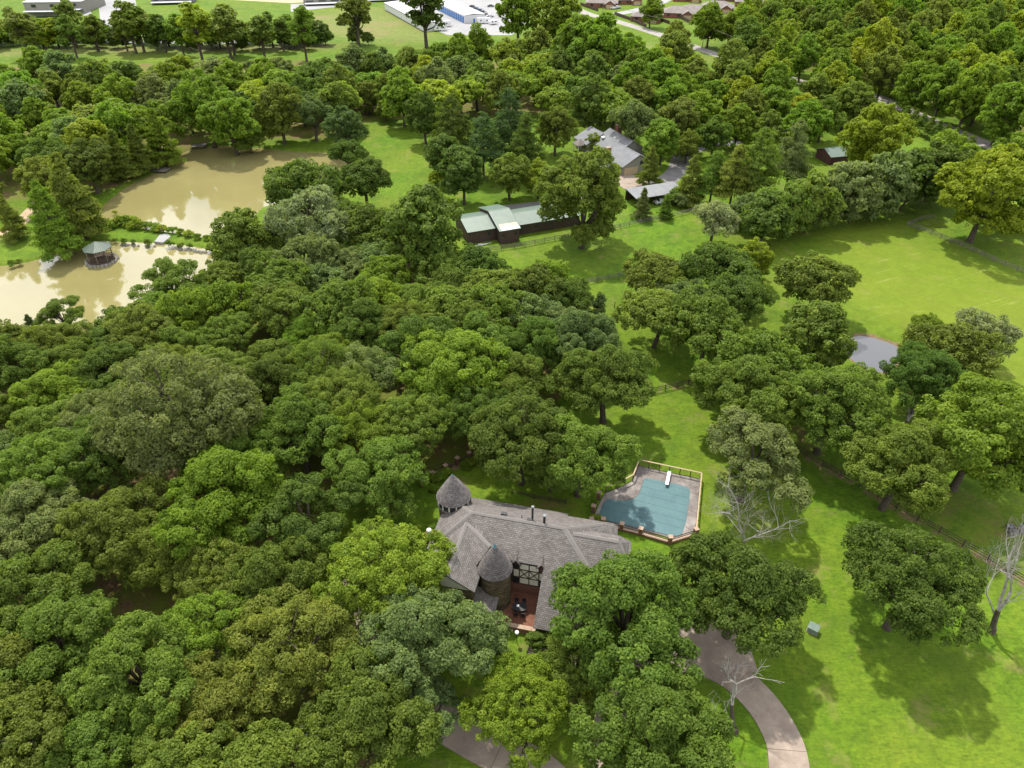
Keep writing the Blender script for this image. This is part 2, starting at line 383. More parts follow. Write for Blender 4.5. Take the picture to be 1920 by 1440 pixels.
def build_ground():
    def axis(lo, a, b, hi, fine, grow):
        xs = list(np.arange(a, b+1e-6, fine)); s = fine; x = b
        while x < hi: s = min(s*grow, 400); x += s; xs.append(x)
        s = fine; x = a
        while x > lo: s = min(s*grow, 400); x -= s; xs.insert(0, x)
        return np.array(xs)
    X = axis(-5000, -135, 125, 5000, 1.25, 1.13); Y = axis(-900, 24, 262, 7000, 1.25, 1.08)
    gx, gy = np.meshgrid(X, Y); shp = gx.shape; x = gx.ravel(); y = gy.ravel()
    z = np.zeros_like(x); mud = np.zeros_like(x); lit = np.zeros_like(x); dry = np.zeros_like(x); hay = np.zeros_like(x)
    near = (np.abs(x) < 260) & (y < 330)
    for P, dep, mw in ((POND_UP, 1.6, -.6), (POND_LOW, 1.6, -.6), (POND_R, 1.2, .3)):
        d = sdist(x[near], y[near], P)
        z[near] = np.minimum(z[near], -np.clip((1.4-d)/2.6, 0, 1)*dep*1.0)
        mud[near] = np.maximum(mud[near], np.clip(1.25-(np.abs(d)-mw)/1.6, 0, 1)*(d < mw+2)*.8)
    # the low bank round the stock pond
    c = at(1665, 655); r = np.hypot(x-c.x, (y-c.y))
    z += 0.55*np.exp(-((r-13)/4.)**2)*(y > c.y-6)
    for P, a, soft in LITTERS:
        k = (x > min(p[0] for p in P)-12) & (x < max(p[0] for p in P)+12) & (y > min(p[1] for p in P)-12) & (y < max(p[1] for p in P)+12)
        lit[k] = np.maximum(lit[k], a*np.clip(.5-sdist(x[k], y[k], P)/(2*soft), 0, 1))
    for P, arr, soft in ((gp([(-200,112),(640,92),(620,82),(-200,95)]), dry, 5), (gp([(545,25),(730,20),(830,75),(700,78),(560,60)]), dry, 6), (gp([(1170,75),(1330,110),(1270,130),(1180,120)]), dry, 5),
                         (gp([(1470,500),(1680,420),(1920,515),(2100,600),(2100,900),(1900,800),(1800,700),(1590,600)]), hay, 8)):
        arr[:] = np.maximum(arr, np.clip(.5-sdist(x, y, P)/(2*soft), 0, 1))
    # trodden soil along the fences
    for pts, w in ((FENCE_WOOD, 1.6), (FENCE_EAST, 1.5), (FENCE_MID, .8)):
        for a, b in zip(pts[:-1], pts[1:]):
            e = b-a; L2 = e.length_squared
            t = np.clip(((x-a.x)*e.x+(y-a.y)*e.y)/L2, 0, 1); d = np.hypot(x-a.x-t*e.x, y-a.y-t*e.y)
            mud[:] = np.maximum(mud, np.clip(1-d/(w*1.6), 0, 1)*.6)
    me = bpy.data.meshes.new('ground'); ny, nx = shp
    me.vertices.add(nx*ny); me.vertices.foreach_set('co', np.stack([x, y, z], 1).ravel().astype('f4'))
    i = np.arange(nx*ny).reshape(shp); q = np.stack([i[:-1, :-1], i[:-1, 1:], i[1:, 1:], i[1:, :-1]], -1).reshape(-1, 4)
    me.loops.add(q.size); me.loops.foreach_set('vertex_index', q.ravel())
    me.polygons.add(len(q)); me.polygons.foreach_set('loop_start', np.arange(0, q.size, 4)); me.polygons.foreach_set('loop_total', np.full(len(q), 4))
    me.update(calc_edges=True)
    a = me.attributes.new('zone', 'FLOAT_COLOR', 'POINT'); a.data.foreach_set('color', np.stack([lit, dry, hay, np.ones_like(x)], 1).ravel().astype('f4'))
    a = me.attributes.new('mud', 'FLOAT', 'POINT'); a.data.foreach_set('value', mud.astype('f4'))
    me.polygons.foreach_set('use_smooth', [True]*len(me.polygons))
    me.materials.append(M['ground'])
    o = bpy.data.objects.new('ground', me); link(o); o['kind'] = 'structure'
FENCE_WOOD = [at(u, v) for u, v in [(600,962),(640,948),(690,926),(760,900),(830,880),(905,860),(960,850)]]
FENCE_EAST = [at(u, v) for u, v in [(1480,838),(1540,875),(1610,912),(1680,955),(1760,1000),(1850,1050),(1960,1120)]]
FENCE_MID = [at(u, v) for u, v in [(1180,748),(1225,738),(1290,722),(1330,742)]]
build_ground()
def pond(name, P, mat, zw):
    cx = sum(p[0] for p in P)/len(P); cy = sum(p[1] for p in P)/len(P)
    Q = []
    for i, p in enumerate(P):
        a = Vector(P[i-1]); b = Vector(P[(i+1) % len(P)]); t = (b-a).normalized(); n = Vector((t.y, -t.x))
        Q.append((p[0]+n.x*2.0, p[1]+n.y*2.0))
    ar = sum(P[i][0]*P[(i+1) % len(P)][1]-P[(i+1) % len(P)][0]*P[i][1] for i in range(len(P)))
    if ar < 0: Q = [(2*p[0]-q[0], 2*p[1]-q[1]) for p, q in zip(P, Q)]
    mb = MB(); mb.add([(x, y, zw) for x, y in Q], [list(range(len(Q)))] if ar > 0 else [list(range(len(Q)))[::-1]])
    struct(name, mb, mat)
pond('upper_pond_water', POND_UP, M['pond'], -.42)
pond('lower_pond_water', POND_LOW, M['pond'], -.46)
pond('stock_pond_water', POND_R, M['bluepond'], -.40)

# ------------------------------------------------------------------ paved surfaces
def ribbon(pts, w, m=6):
    C = catmull(pts, m); Lf, Rt = [], []
    for i, p in enumerate(C):
        d = (C[min(i+1, len(C)-1)]-C[max(i-1, 0)]); d.z = 0; d.normalize(); n = Vector((-d.y, d.x, 0))
        ww = w[0]+(w[1]-w[0])*i/(len(C)-1) if isinstance(w, tuple) else w
        Lf.append(p+n*ww/2); Rt.append(p-n*ww/2)
    return Lf, Rt
def paving(name, px, w, mat, top=.04, slab_len=None, m=6, joint=None):
    Lf, Rt = ribbon([at(u, v) for u, v in px], w, m)
    P = [(p.x, p.y) for p in Lf]+[(p.x, p.y) for p in Rt[::-1]]
    mb = MB()
    for i in range(len(Lf)-1):
        mb.add([(Lf[i].x, Lf[i].y, top), (Rt[i].x, Rt[i].y, top), (Rt[i+1].x, Rt[i+1].y, top), (Lf[i+1].x, Lf[i+1].y, top)], [(0, 1, 2, 3)])
    for A in (Lf, Rt):
        for i in range(len(A)-1):
            mb.add([(A[i].x, A[i].y, top), (A[i+1].x, A[i+1].y, top), (A[i+1].x, A[i+1].y, -.1), (A[i].x, A[i].y, -.1)], [(0, 1, 2, 3)])
    if not slab_len: return struct(name, mb, mat)
    o = struct(name, mb, joint)
    # cast slabs, each a piece with an open joint round it
    i = 0
    while i < len(Lf)-1:
        j = i; d = 0
        while j < len(Lf)-1 and d < slab_len: d += ((Lf[j+1]+Rt[j+1])-(Lf[j]+Rt[j])).length/2; j += 1
        A = Lf[i:j+1]; B = Rt[i:j+1]
        c = sum((p for p in A+B), Vector())/len(A+B)
        sh = lambda p: c+(p-c)*(1-.03/max((p-c).length, .1))
        mb = MB(); zt = top+.025
        for k in range(len(A)-1):
            q = [sh(A[k]), sh(B[k]), sh(B[k+1]), sh(A[k+1])]
            mb.add([(p.x, p.y, zt) for p in q]+[(p.x, p.y, top-.01) for p in q], [(0, 1, 2, 3), (0, 4, 5, 1), (2, 6, 7, 3)]+([(1, 5, 6, 2)])+([(3, 7, 4, 0)]))
        obj('slab', mb, mat, o); i = j
    return o
paving('driveway', [(1482,1560),(1480,1440),(1466,1380),(1425,1315),(1365,1262),(1290,1235),(1220,1250),(1165,1300),(1140,1370),(1132,1460)], (4.2, 3.4), M['concrete'], .03, 8, 6, M['joint'])
paving('driveway', [(1060,1500),(1000,1442),(900,1392),(800,1332),(735,1275),(680,1200),(648,1130),(655,1050),(700,1000),(740,1002)], (4.6, 3.6), M['concrete'], .03, 8, 6, M['joint'])
paving('parking_court', [(1352,1262),(1340,1215),(1332,1162)], 8.6, M['concrete'], .036, 7, 4, M['joint'])
paving('front_walk', [(990,1222),(1050,1232),(1100,1250),(1150,1290)], 1.5, M['concrete'], .034, 3, 4, M['joint'])
paving('farm_lane', [(-60,470),(20,430),(60,395),(90,360),(110,320)], 4, M['lane'], .02)
paving('farm_lane', [(560,232),(640,203),(700,199),(770,194),(840,180)], 4, M['lane'], .02)
paving('ranch_drive', [(1198,352),(1238,345),(1268,322),(1276,300),(1290,285),(1330,272),(1400,262),(1480,228),(1530,205),(1560,180)], (6.5, 4.5), M['asphalt'], .02)
paving('ranch_apron', [(1150,328),(1172,336),(1196,350)], 9, M['concrete'], .03, 6, 3, M['joint'])
paving('country_road', [(1020,-20),(1090,21),(1150,38),(1240,66),(1330,98),(1400,120),(1524,160),(1620,174),(1700,207),(1790,246),(1920,300),(2100,380)], 7, M['road'], .03)
paving('side_street', [(1128,30),(1180,22),(1225,10),(1260,-6)], 8, M['lot'], .035)
paving('barn_track', [(935,393),(980,388),(1040,380),(1100,362)], 5, M['asphalt'], .02)
def sheet(name, px, mat, z=.03):
    P = gp(px); mb = MB(); mb.prism(P, -.1, z); return struct(name, mb, mat)
sheet('storage_yard', [(724,20),(745,-12),(1010,-12),(990,40),(960,66),(840,66)], M['lot'], .04)
sheet('parking_lot', [(128,-2),(150,-14),(160,-14),(172,27),(158,30)], M['lot'])
sheet('parking_lot', [(178,-14),(250,-14),(262,32),(230,78),(470,76),(470,82),(40,80),(40,74),(190,60),(186,20)], M['lot'], .035)
sheet('storage_lane', [(545,22),(640,12),(725,2),(725,-4),(545,8)], M['lot'], .03)
sheet('building_yard', [(430,-14),(720,-14),(720,-6),(545,6),(440,0)], M['lane'], .025)

# ------------------------------------------------------------------ trees
def leafmesh(name, C, Nn, s, wr, tone, rng):
    n = len(C)
    r = rng.normal(size=(n, 3)); T = np.cross(Nn, r); T /= np.linalg.norm(T, axis=1, keepdims=True)+1e-9
    B = np.cross(Nn, T)
    L = (s*rng.uniform(.7, 1.35, n))[:, None]; Wd = L*wr
    v = np.empty((n, 4, 3), 'f4')
    v[:, 0] = C-T*L-Nn*L*.3; v[:, 1] = C-B*Wd+T*L*.1; v[:, 2] = C+T*L-Nn*L*.3; v[:, 3] = C+B*Wd+T*L*.1
    me = bpy.data.meshes.new(name)
    me.vertices.add(4*n); me.vertices.foreach_set('co', v.ravel())
    me.loops.add(4*n); me.loops.foreach_set('vertex_index', np.arange(4*n, dtype='i4'))
    me.polygons.add(n); me.polygons.foreach_set('loop_start', np.arange(0, 4*n, 4, dtype='i4')); me.polygons.foreach_set('loop_total', np.full(n, 4, 'i4'))
    me.update(calc_edges=True)
    a = me.attributes.new('tone', 'FLOAT', 'FACE'); a.data.foreach_set('value', tone.astype('f4'))
    me.materials.append(M['leaf']); return me
def unit(rng, n):
    d = rng.normal(size=(n, 3)); return d/np.linalg.norm(d, axis=1, keepdims=True)

def round_tree(seed, R=6., rz=4., hc=6.6, nb=11, br=.40, nc=170, cr=.95, nl=24000, s=.17, wr=.62, flat=.7, spread=.62, jit=.75, low=-.35, trunk=.34, droop=0.):
    """tapered trunk, limbs to every bough, and leaf sprays gathered on the boughs"""
    rng = np.random.default_rng(seed)
    d = unit(rng, nb*6); d = d[d[:, 2] > low]; keep = []
    for q in d:                                  # spread the boughs
        if all(np.dot(q, k) < .86-.02*nb/4 for k in keep): keep.append(q)
        if len(keep) >= nb-1: break
    d = np.array(keep+[[.1, .05, 1.]])
    bc = d*np.array([R*spread, R*spread, rz*spread])*rng.uniform(.68, 1.22, (len(d), 1))
    br_ = R*br*rng.uniform(.6, 1.28, len(d)); flatb = min(1.0, rz/R*1.05)
    # sprays on the bough surfaces
    k = rng.integers(0, len(d), nc*5); q = unit(rng, nc*5)
    ok = q[:, 2] > -.45; k, q = k[ok], q[ok]
    cc = bc[k]+q*br_[k][:, None]*np.array([1, 1, flatb])*rng.uniform(.8, 1.08, (len(k), 1))
    inside = np.zeros(len(k), bool)
    for j in range(len(d)):
        e = (cc-bc[j])/np.array([1, 1, flatb]); inside |= (np.linalg.norm(e, axis=1) < br_[j]*.78)
    cc, q, k = cc[~inside][:nc], q[~inside][:nc], k[~inside][:nc]
    nc = len(cc); r = cr*rng.uniform(.65, 1.35, nc)
    ctone = np.clip(rng.normal(.5, .14, nc), 0, 1)
    per = rng.multinomial(int(nl*.91), r**2/np.sum(r**2)); idx = np.repeat(np.arange(nc), per); n = len(idx)
    g = unit(rng, n); g[:, 2] = np.abs(g[:, 2])*np.where(rng.random(n) < .74, 1, -1); rad = rng.uniform(.45, 1.05, n)**.6
    off = g*(r[idx]*rad)[:, None]*np.array([1, 1, flat])
    C = cc[idx]+off
    if droop: C[:, 2] -= droop*np.hypot(off[:, 0], off[:, 1])**1.5
    Nn = g*.8+q[idx]*.35+np.array([0, 0, .45])+rng.normal(size=(n, 3))*jit*.6
    # a thinner scatter inside the crown
    m = nl-n; kk = rng.integers(0, len(d), m)
    Ci = bc[kk]+unit(rng, m)*br_[kk][:, None]*rng.uniform(.3, .85, (m, 1))*np.array([1, 1, flatb])
    C = np.concatenate([C, Ci]); Nn = np.concatenate([Nn, unit(rng, m)+np.array([0, 0, .6])])
    Nn /= np.linalg.norm(Nn, axis=1, keepdims=True)
    tone = np.concatenate([np.clip(ctone[idx]+rng.normal(0, .16, n), 0, 1), rng.uniform(.2, .7, m)])
    C[:, 2] += hc
    crown = leafmesh('crown', C, Nn, s, wr, tone, rng)
    mb = MB(); fork = Vector((rng.normal()*.3, rng.normal()*.3, hc-rz*.55)); rr = trunk*R/6
    mb.tube([(0, 0, -.3), (0, 0, .35), fork*.5, fork, (fork.x*1.3, fork.y*1.3, hc+rz*.3)], [rr*1.6, rr*1.15, rr, rr*.9, rr*.3], 8)
    for j in range(len(d)):
        e = Vector(bc[j])+Vector((0, 0, hc)); a = fork*rng.uniform(.75, 1.05); mid = a.lerp(e, .5)+Vector((rng.normal()*.3, rng.normal()*.3, -.35))
        mb.tube([a, mid, e], [rr*.55, rr*.38, rr*.2], 6)
        for c in cc[k == j][:5]:
            c = Vector(c)+Vector((0, 0, hc)); mb.tube([mid.lerp(e, .7), e.lerp(c, .55)+Vector((0, 0, -.15)), c], [rr*.2, rr*.13, rr*.06], 4)
    tm = mb.mesh('trunk', M['bark']); tm.polygons.foreach_set('use_smooth', [True]*len(tm.polygons))
    return dict(crown=crown, trunk=tm, R=R, hc=hc)

def cone_tree(seed, R=3.2, H=12., nc=150, nl=9000, s=.22, wr=.4, base=1.6, power=.85, flat=.4, rough=.18):
    rng = np.random.default_rng(seed)
    t = rng.uniform(0, 1, nc)**1.15; rad = R*(1-t)**power*rng.uniform(1-rough*2, 1+rough, nc); an = rng.uniform(0, 6.283, nc)
    f = np.sqrt(rng.uniform(.25, 1, nc))
    cc = np.stack([np.cos(an)*rad*f, np.sin(an)*rad*f, base+t*(H-base)-.12*rad*f], 1)
    r = (.42+.55*(1-t))*R/3.2*rng.uniform(.7, 1.25, nc)
    idx = np.repeat(np.arange(nc), rng.multinomial(nl, r**2/np.sum(r**2))); n = len(idx)
    g = unit(rng, n); g[:, 2] = np.abs(g[:, 2])*np.where(rng.random(n) < .75, 1, -1)
    C = cc[idx]+g*(r[idx]*rng.uniform(.3, 1.1, n))[:, None]*np.array([1, 1, flat])
    q = np.stack([np.cos(an), np.sin(an), np.full(nc, .6)], 1)
    Nn = g*.6+q[idx]*.6+rng.normal(size=(n, 3))*.45; Nn /= np.linalg.norm(Nn, axis=1, keepdims=True)
    ct = np.clip(rng.normal(.5, .14, nc), 0, 1)
    crown = leafmesh('crown', C, Nn, s, wr, np.clip(ct[idx]+rng.normal(0, .15, n), 0, 1), rng)
    mb = MB(); mb.tube([(0, 0, -.3), (0, 0, base), (0, 0, H*.6), (0, 0, H*.97)], [.28, .2, .12, .03], 7)
    for c in cc[::3]: mb.tube([(0, 0, c[2]+.3), tuple(c)], [.05, .02], 4)
    return dict(crown=crown, trunk=mb.mesh('trunk', M['bark']), R=R, hc=base+(H-base)*.42)

def bare_tree(seed, H=9., spread=.62, r0=.3, depth=5, lean=(0, 0), kids=(3, 3)):
    rng = random.Random(seed); mb = MB(); tk = MB()
    def grow(p, d, l, r, k):
        pts = [p]; rs = [r]; q = p; dd = d.copy()
        for i in range(3):
            dd = (dd+Vector((rng.gauss(0, .13), rng.gauss(0, .13), rng.gauss(.03, .10)))).normalized(); q = q+dd*l/3
            pts.append(q); rs.append(r*(1-.09*(i+1)))
        (tk if k == depth else mb).tube(pts, rs, 7 if k > 3 else 5 if k > 1 else 3, cap=(k == 0))
        if k == 0: return
        for j in range(rng.choice(kids)):
            a = pts[-1] if j < 2 else pts[rng.choice((1, 2))]
            nd = (dd+Vector((rng.gauss(0, spread), rng.gauss(0, spread), rng.gauss(.24, spread*.5)))).normalized()
            grow(a, nd, l*rng.uniform(.6, .85), rs[-1]*(rng.uniform(.62, .84) if j < 2 else rng.uniform(.42, .6)), k-1)
    grow(Vector((0, 0, -.2)), Vector((lean[0], lean[1], 1)).normalized(), H*.33, r0, depth)
    return mb, tk

P = {}
P['oak0'] = [round_tree(100+i, nb=17, nc=480, cr=.54, nl=54000, s=.12, jit=1.15, spread=.70, br=.35, rz=4.0, hc=6.3, flat=.85) for i in range(7)]
P['oak1'] = [round_tree(120+i, nb=15, nc=340, cr=.65, nl=19000, s=.2, jit=1.1, spread=.67, br=.37, rz=4.2, hc=6.3, flat=.85) for i in range(5)]
P['oak2'] = [round_tree(140+i, nb=11, nc=130, cr=1.1, nl=5200, s=.42, spread=.64, rz=4.1) for i in range(4)]
P['open0'] = [round_tree(160+i, nb=12, nc=230, cr=.66, nl=28000, s=.14, spread=.76, br=.29, rz=4.2) for i in range(3)]
P['fine0'] = [round_tree(180+i, nb=12, nc=300, cr=.62, nl=34000, s=.135, wr=.45, flat=.9, spread=.6, br=.44, jit=1.1, rz=4.2, droop=.12) for i in range(3)]
P['fine1'] = [round_tree(190+i, nb=11, nc=240, cr=.7, nl=12000, s=.25, wr=.4, flat=.95, br=.44, jit=1.1, rz=4.6, hc=6.6, droop=.15) for i in range(3)]
P['maple1'] = [round_tree(200+i, R=5, rz=5.8, hc=6.9, nb=16, br=.42, nc=230, cr=.72, nl=14000, s=.24, spread=.6, low=-.8) for i in range(3)]
P['big1'] = [round_tree(210+i, R=8, rz=8.2, hc=8.6, nb=28, br=.34, nc=560, cr=.75, nl=42000, s=.22, jit=1.1, spread=.66, low=-.85) for i in range(2)]
P['tall2'] = [round_tree(220+i, R=6, rz=6.2, hc=7.2, nb=18, br=.36, nc=300, cr=.72, nl=10000, s=.33, jit=1.1, spread=.63, low=-.85, flat=.85) for i in range(5)]
P['tall1'] = [round_tree(230+i, R=6, rz=5.8, hc=6.9, nb=17, br=.35, nc=360, cr=.62, nl=18000, s=.22, jit=1.1, spread=.65, low=-.85, flat=.85) for i in range(4)]
P['poplar2'] = [round_tree(240+i, R=4.5, rz=7.5, hc=9.6, nb=14, br=.34, nc=140, cr=.95, nl=4200, s=.42, spread=.66, low=-.7, trunk=.5) for i in range(4)]
P['tall0'] = [round_tree(235+i, R=6, rz=5.2, hc=6.6, nb=18, br=.34, nc=380, cr=.64, nl=48000, s=.135, spread=.65, low=-.7) for i in range(2)]
P['cypress1'] = [cone_tree(250+i, R=4.4, H=14, nc=190, nl=13000, s=.25, base=1.8, power=.7) for i in range(3)]
P['pine1'] = [cone_tree(260+i, R=4.2, H=13, nc=150, nl=10000, s=.26, wr=.3, base=4, power=.5, rough=.25) for i in range(3)]
P['cedar1'] = [cone_tree(270+i, R=2.6, H=9, nc=130, nl=9000, s=.2, base=.4, power=.75, flat=.7) for i in range(2)]
P['bush1'] = [round_tree(280+i, R=3.5, rz=3.2, hc=3.0, nb=12, br=.42, nc=150, cr=.6, nl=8000, s=.2, spread=.58, low=-.8, trunk=.2) for i in range(3)]
P['weed'] = [round_tree(290+i, R=1.2, rz=.8, hc=.6, nb=6, br=.5, nc=40, cr=.35, nl=1500, s=.11, spread=.55, low=-.3, trunk=.3) for i in range(3)]

TINT = {'dark green': (.098, .152, .025), 'mid green': (.130, .192, .029), 'olive green': (.155, .204, .034), 'bright green': (.165, .242, .026),
        'yellow-green': (.225, .285, .024), 'grey-green': (.155, .208, .066), 'blue-green': (.090, .146, .045), 'silvery': (.225, .272, .125), 'lush green': (.148, .228, .022)}
PLACED = []
NSEQ = [0]
def plant(kind, x, y, r, tint, label, name='oak_tree', cat='tree', group=None, zs=1.0, z=0., var=None):
    NSEQ[0] += 1; rr = random.Random(NSEQ[0]*31+5)
    p = P[kind][(NSEQ[0]*7+rr.randrange(3)) % len(P[kind])] if var is None else P[kind][var]
    s = r/p['R']
    e = thing(name, label, cat, (x, y, z), rr.uniform(0, 6.28), group)
    e.scale = (s*rr.uniform(.94, 1.06), s*rr.uniform(.94, 1.06), s*zs)
    c = bpy.data.objects.new('crown', p['crown']); t = bpy.data.objects.new('trunk', p['trunk'])
    b = TINT[tint]; k = rr.uniform(.86, 1.16); c.color = (b[0]*k*rr.uniform(.92, 1.1), b[1]*k, b[2]*k, 1)
    link(c, e); link(t, e); PLACED.append((x, y, r)); return e
def solve(kind, cx, cy, w, zs=1.0):
    p = P[kind][0]; r = 5.
    for _ in range(12):
        q = at(cx, cy, p['hc']*r/p['R']*zs)
        depth = q.y*math.cos(PITCH)+(CAM_H-q.z)*math.sin(PITCH); r = w/2*depth/FPX
    return q.x, q.y, r
def tree(kind, cx, cy, w, tint, label, name='oak_tree', group=None, zs=1.0, cat='tree', var=None):
    x, y, r = solve(kind, cx, cy, w, zs); return plant(kind, x, y, r, tint, label, name, cat, group, zs, var=var)

# --- trees one can pick out, by what they stand beside
g_front = 'oaks around the turreted house'
for a in [
 ('oak0',715,893,190,'mid green','spreading oak beside the rear round turret, over the wood-side fence'),
 ('oak0',978,825,215,'dark green','tall dark oak on the back lawn behind the long bright roof slope'),
 ('oak0',1088,856,195,'mid green','leafy oak between the back lawn and the fenced pool'),
 ('oak0',1138,715,190,'dark green','broad oak at the wood corner by the rail fence above the pool lawn'),
 ('open0',1408,862,195,'grey-green','thin grey-green oak right behind the dead branches beside the pool'),
 ('oak0',1386,1112,258,'dark green','big dark oak between the pool and the driveway bend'),
 ('oak0',1706,1095,262,'dark green','large open oak alone on the lawn beside the green utility box'),
 ('oak0',1690,872,225,'mid green','wide low oak overhanging the leaning east rail fence'),
 ('tall0',1838,818,250,'bright green','huge bright green tree beside the oak with the broken trunk'),
 ('oak0',1560,765,215,'mid green','oak standing on the east fence line above the shaded lawn'),
 ('oak0',1400,745,200,'mid green','oak over the gate corner of the mid lawn rail fence'),
 ('oak0',728,1076,232,'bright green','bright oak covering the left front wing of the turreted house'),
 ('oak0',806,1202,255,'grey-green','grey-green oak in front of the brick patio wall'),
 ('oak0',1172,1155,300,'mid green','wide oak hiding the right front roof of the turreted house'),
 ('oak0',975,1322,190,'lush green','compact bright oak in the island between the two driveways'),
 ('oak0',1235,1392,300,'mid green','large oak on the grass island inside the driveway bend'),
 ('open0',800,1330,150,'grey-green','thin oak with bare twigs over the driveway joint'),
 ('oak0',690,1345,262,'mid green','large oak above the parked white car'),
 ('fine0',335,780,285,'grey-green','huge fine-leaved grey-green tree in the wood with a leaning trunk'),
 ('oak0',430,935,250,'lush green','bright oak standing out in the wood beside the grassy clearing'),
 ('oak0',560,805,200,'mid green','oak with a clear dark trunk beside the small glade'),
 ('oak0',855,695,205,'bright green','sunlit domed oak in the middle of the wood behind the house'),
 ('oak0',215,995,210,'olive green','olive oak at the far edge of the leaf-littered clearing'),
 ('oak0',300,1035,165,'mid green','oak with a flared trunk standing in the leaf-littered clearing'),
 ]: tree(*a, group=g_front)
tree('oak0',1080,1246,155,'mid green','low oak crown over the front walk beside the patio bushes')
tree('oak0',1035,862,150,'mid green','middle crown of the oak mass behind the house, over the low plank fence')
tree('oak0',890,775,150,'dark green','shaded oak behind the brick-pillar fence')
tree('oak0',770,800,160,'mid green','oak in the wood straight behind the rear round turret')
for u_, v_, w_, t_ in ((425,520,95,'mid green'),(475,500,110,'dark green'),(358,566,95,'mid green'),(292,592,100,'mid green'),(225,612,95,'dark green'),(520,466,100,'mid green'),(20,650,110,'olive green')):
    tree('oak1',u_,v_,w_,t_,f'{t_} oak on the wooded shore of the lower pond',group='oaks on the lower pond shore')
tree('oak0',50,1120,230,'mid green','mid green oak on the left side of the leaf-littered clearing')
tree('oak0',520,1090,215,'mid green','mid green oak between the clearing and the left driveway')
tree('oak0',1060,565,110,'dark green','dark oak at the pasture corner of the wood')
tree('cedar1',1122,605,78,'blue-green','dark conical cedar at the corner of the wood by the pasture','cedar_tree',zs=.85)

# right-hand cluster round the stock pond
g_mid = 'trees between the pasture and the stock pond'
for a in [
 ('oak1',1218,515,115,'olive green','rounded tree at the head of the grass lane beside the lower rail fence'),
 ('oak1',1235,590,140,'olive green','olive tree over the dappled grass lane'),
 ('oak1',1325,620,165,'mid green','broad mid green tree with a dark trunk over the lane'),
 ('oak1',1345,500,125,'dark green','dark tree beside the brilliant yellow-green one'),
 ('tall1',1412,492,82,'yellow-green','brilliant yellow-green tree standing among darker oaks'),
 ('oak1',1385,565,135,'dark green','dark tree right below the brilliant yellow-green one'),
 ('oak1',1532,532,150,'olive green','leaning oak with bare lower limbs at the pasture edge'),
 ('maple1',1530,640,132,'mid green','tall dense tree directly beside the grey stock pond'),
 ('oak1',1430,690,175,'mid green','wide tree in front of the dense pondside tree'),
 ('fine1',1842,634,120,'silvery','pale airy tree on the far side of the stock pond'),
 ('oak1',1785,660,150,'olive green','olive tree between the stock pond and the pale airy tree'),
 ('oak0',1735,712,160,'dark green','dark oak with a broken trunk below the stock pond'),
 ('oak1',1742,612,60,'bright green','small bright round tree above the stock pond bank'),
 ('oak0',1615,752,95,'mid green','small oak at the near bank of the stock pond'),
 ('oak1',1270,560,95,'grey-green','grey-green tree between the lane and the dark pair'),
 ]: tree(*a, name='pasture_tree', group=g_mid)
tree('fine1',1340,415,95,'silvery','silvery feathery willow at the end of the hedgerow','willow_tree')
for i, (x, y, w, t) in enumerate([(1432,415,90,'dark green'),(1478,402,85,'mid green'),(1520,388,95,'mid green'),(1562,376,85,'grey-green'),(1606,366,95,'grey-green'),(1655,352,100,'grey-green'),(1705,342,95,'dark green'),(1752,330,90,'dark green'),(1395,400,55,'grey-green')]):
    tree('bush1', x, y, w*1.16, t, f'{t} rounded tree in the hedgerow along the mown pasture', 'hedgerow_tree', 'hedgerow beside the mown pasture', zs=1.15)
tree('big1',1856,362,185,'yellow-green','huge yellow-green pecan shading the pasture fence corner','pecan_tree')
tree('tall1',1935,330,170,'bright green','bright pecan next to the huge yellow-green one at the fence corner','pecan_tree')
tree('tall1',1640,262,135,'yellow-green','big yellow-green pecan beside the dark red shed','pecan_tree')
tree('tall1',1770,310,110,'bright green','bright green tree between the hedgerow and the huge pecan','pecan_tree')

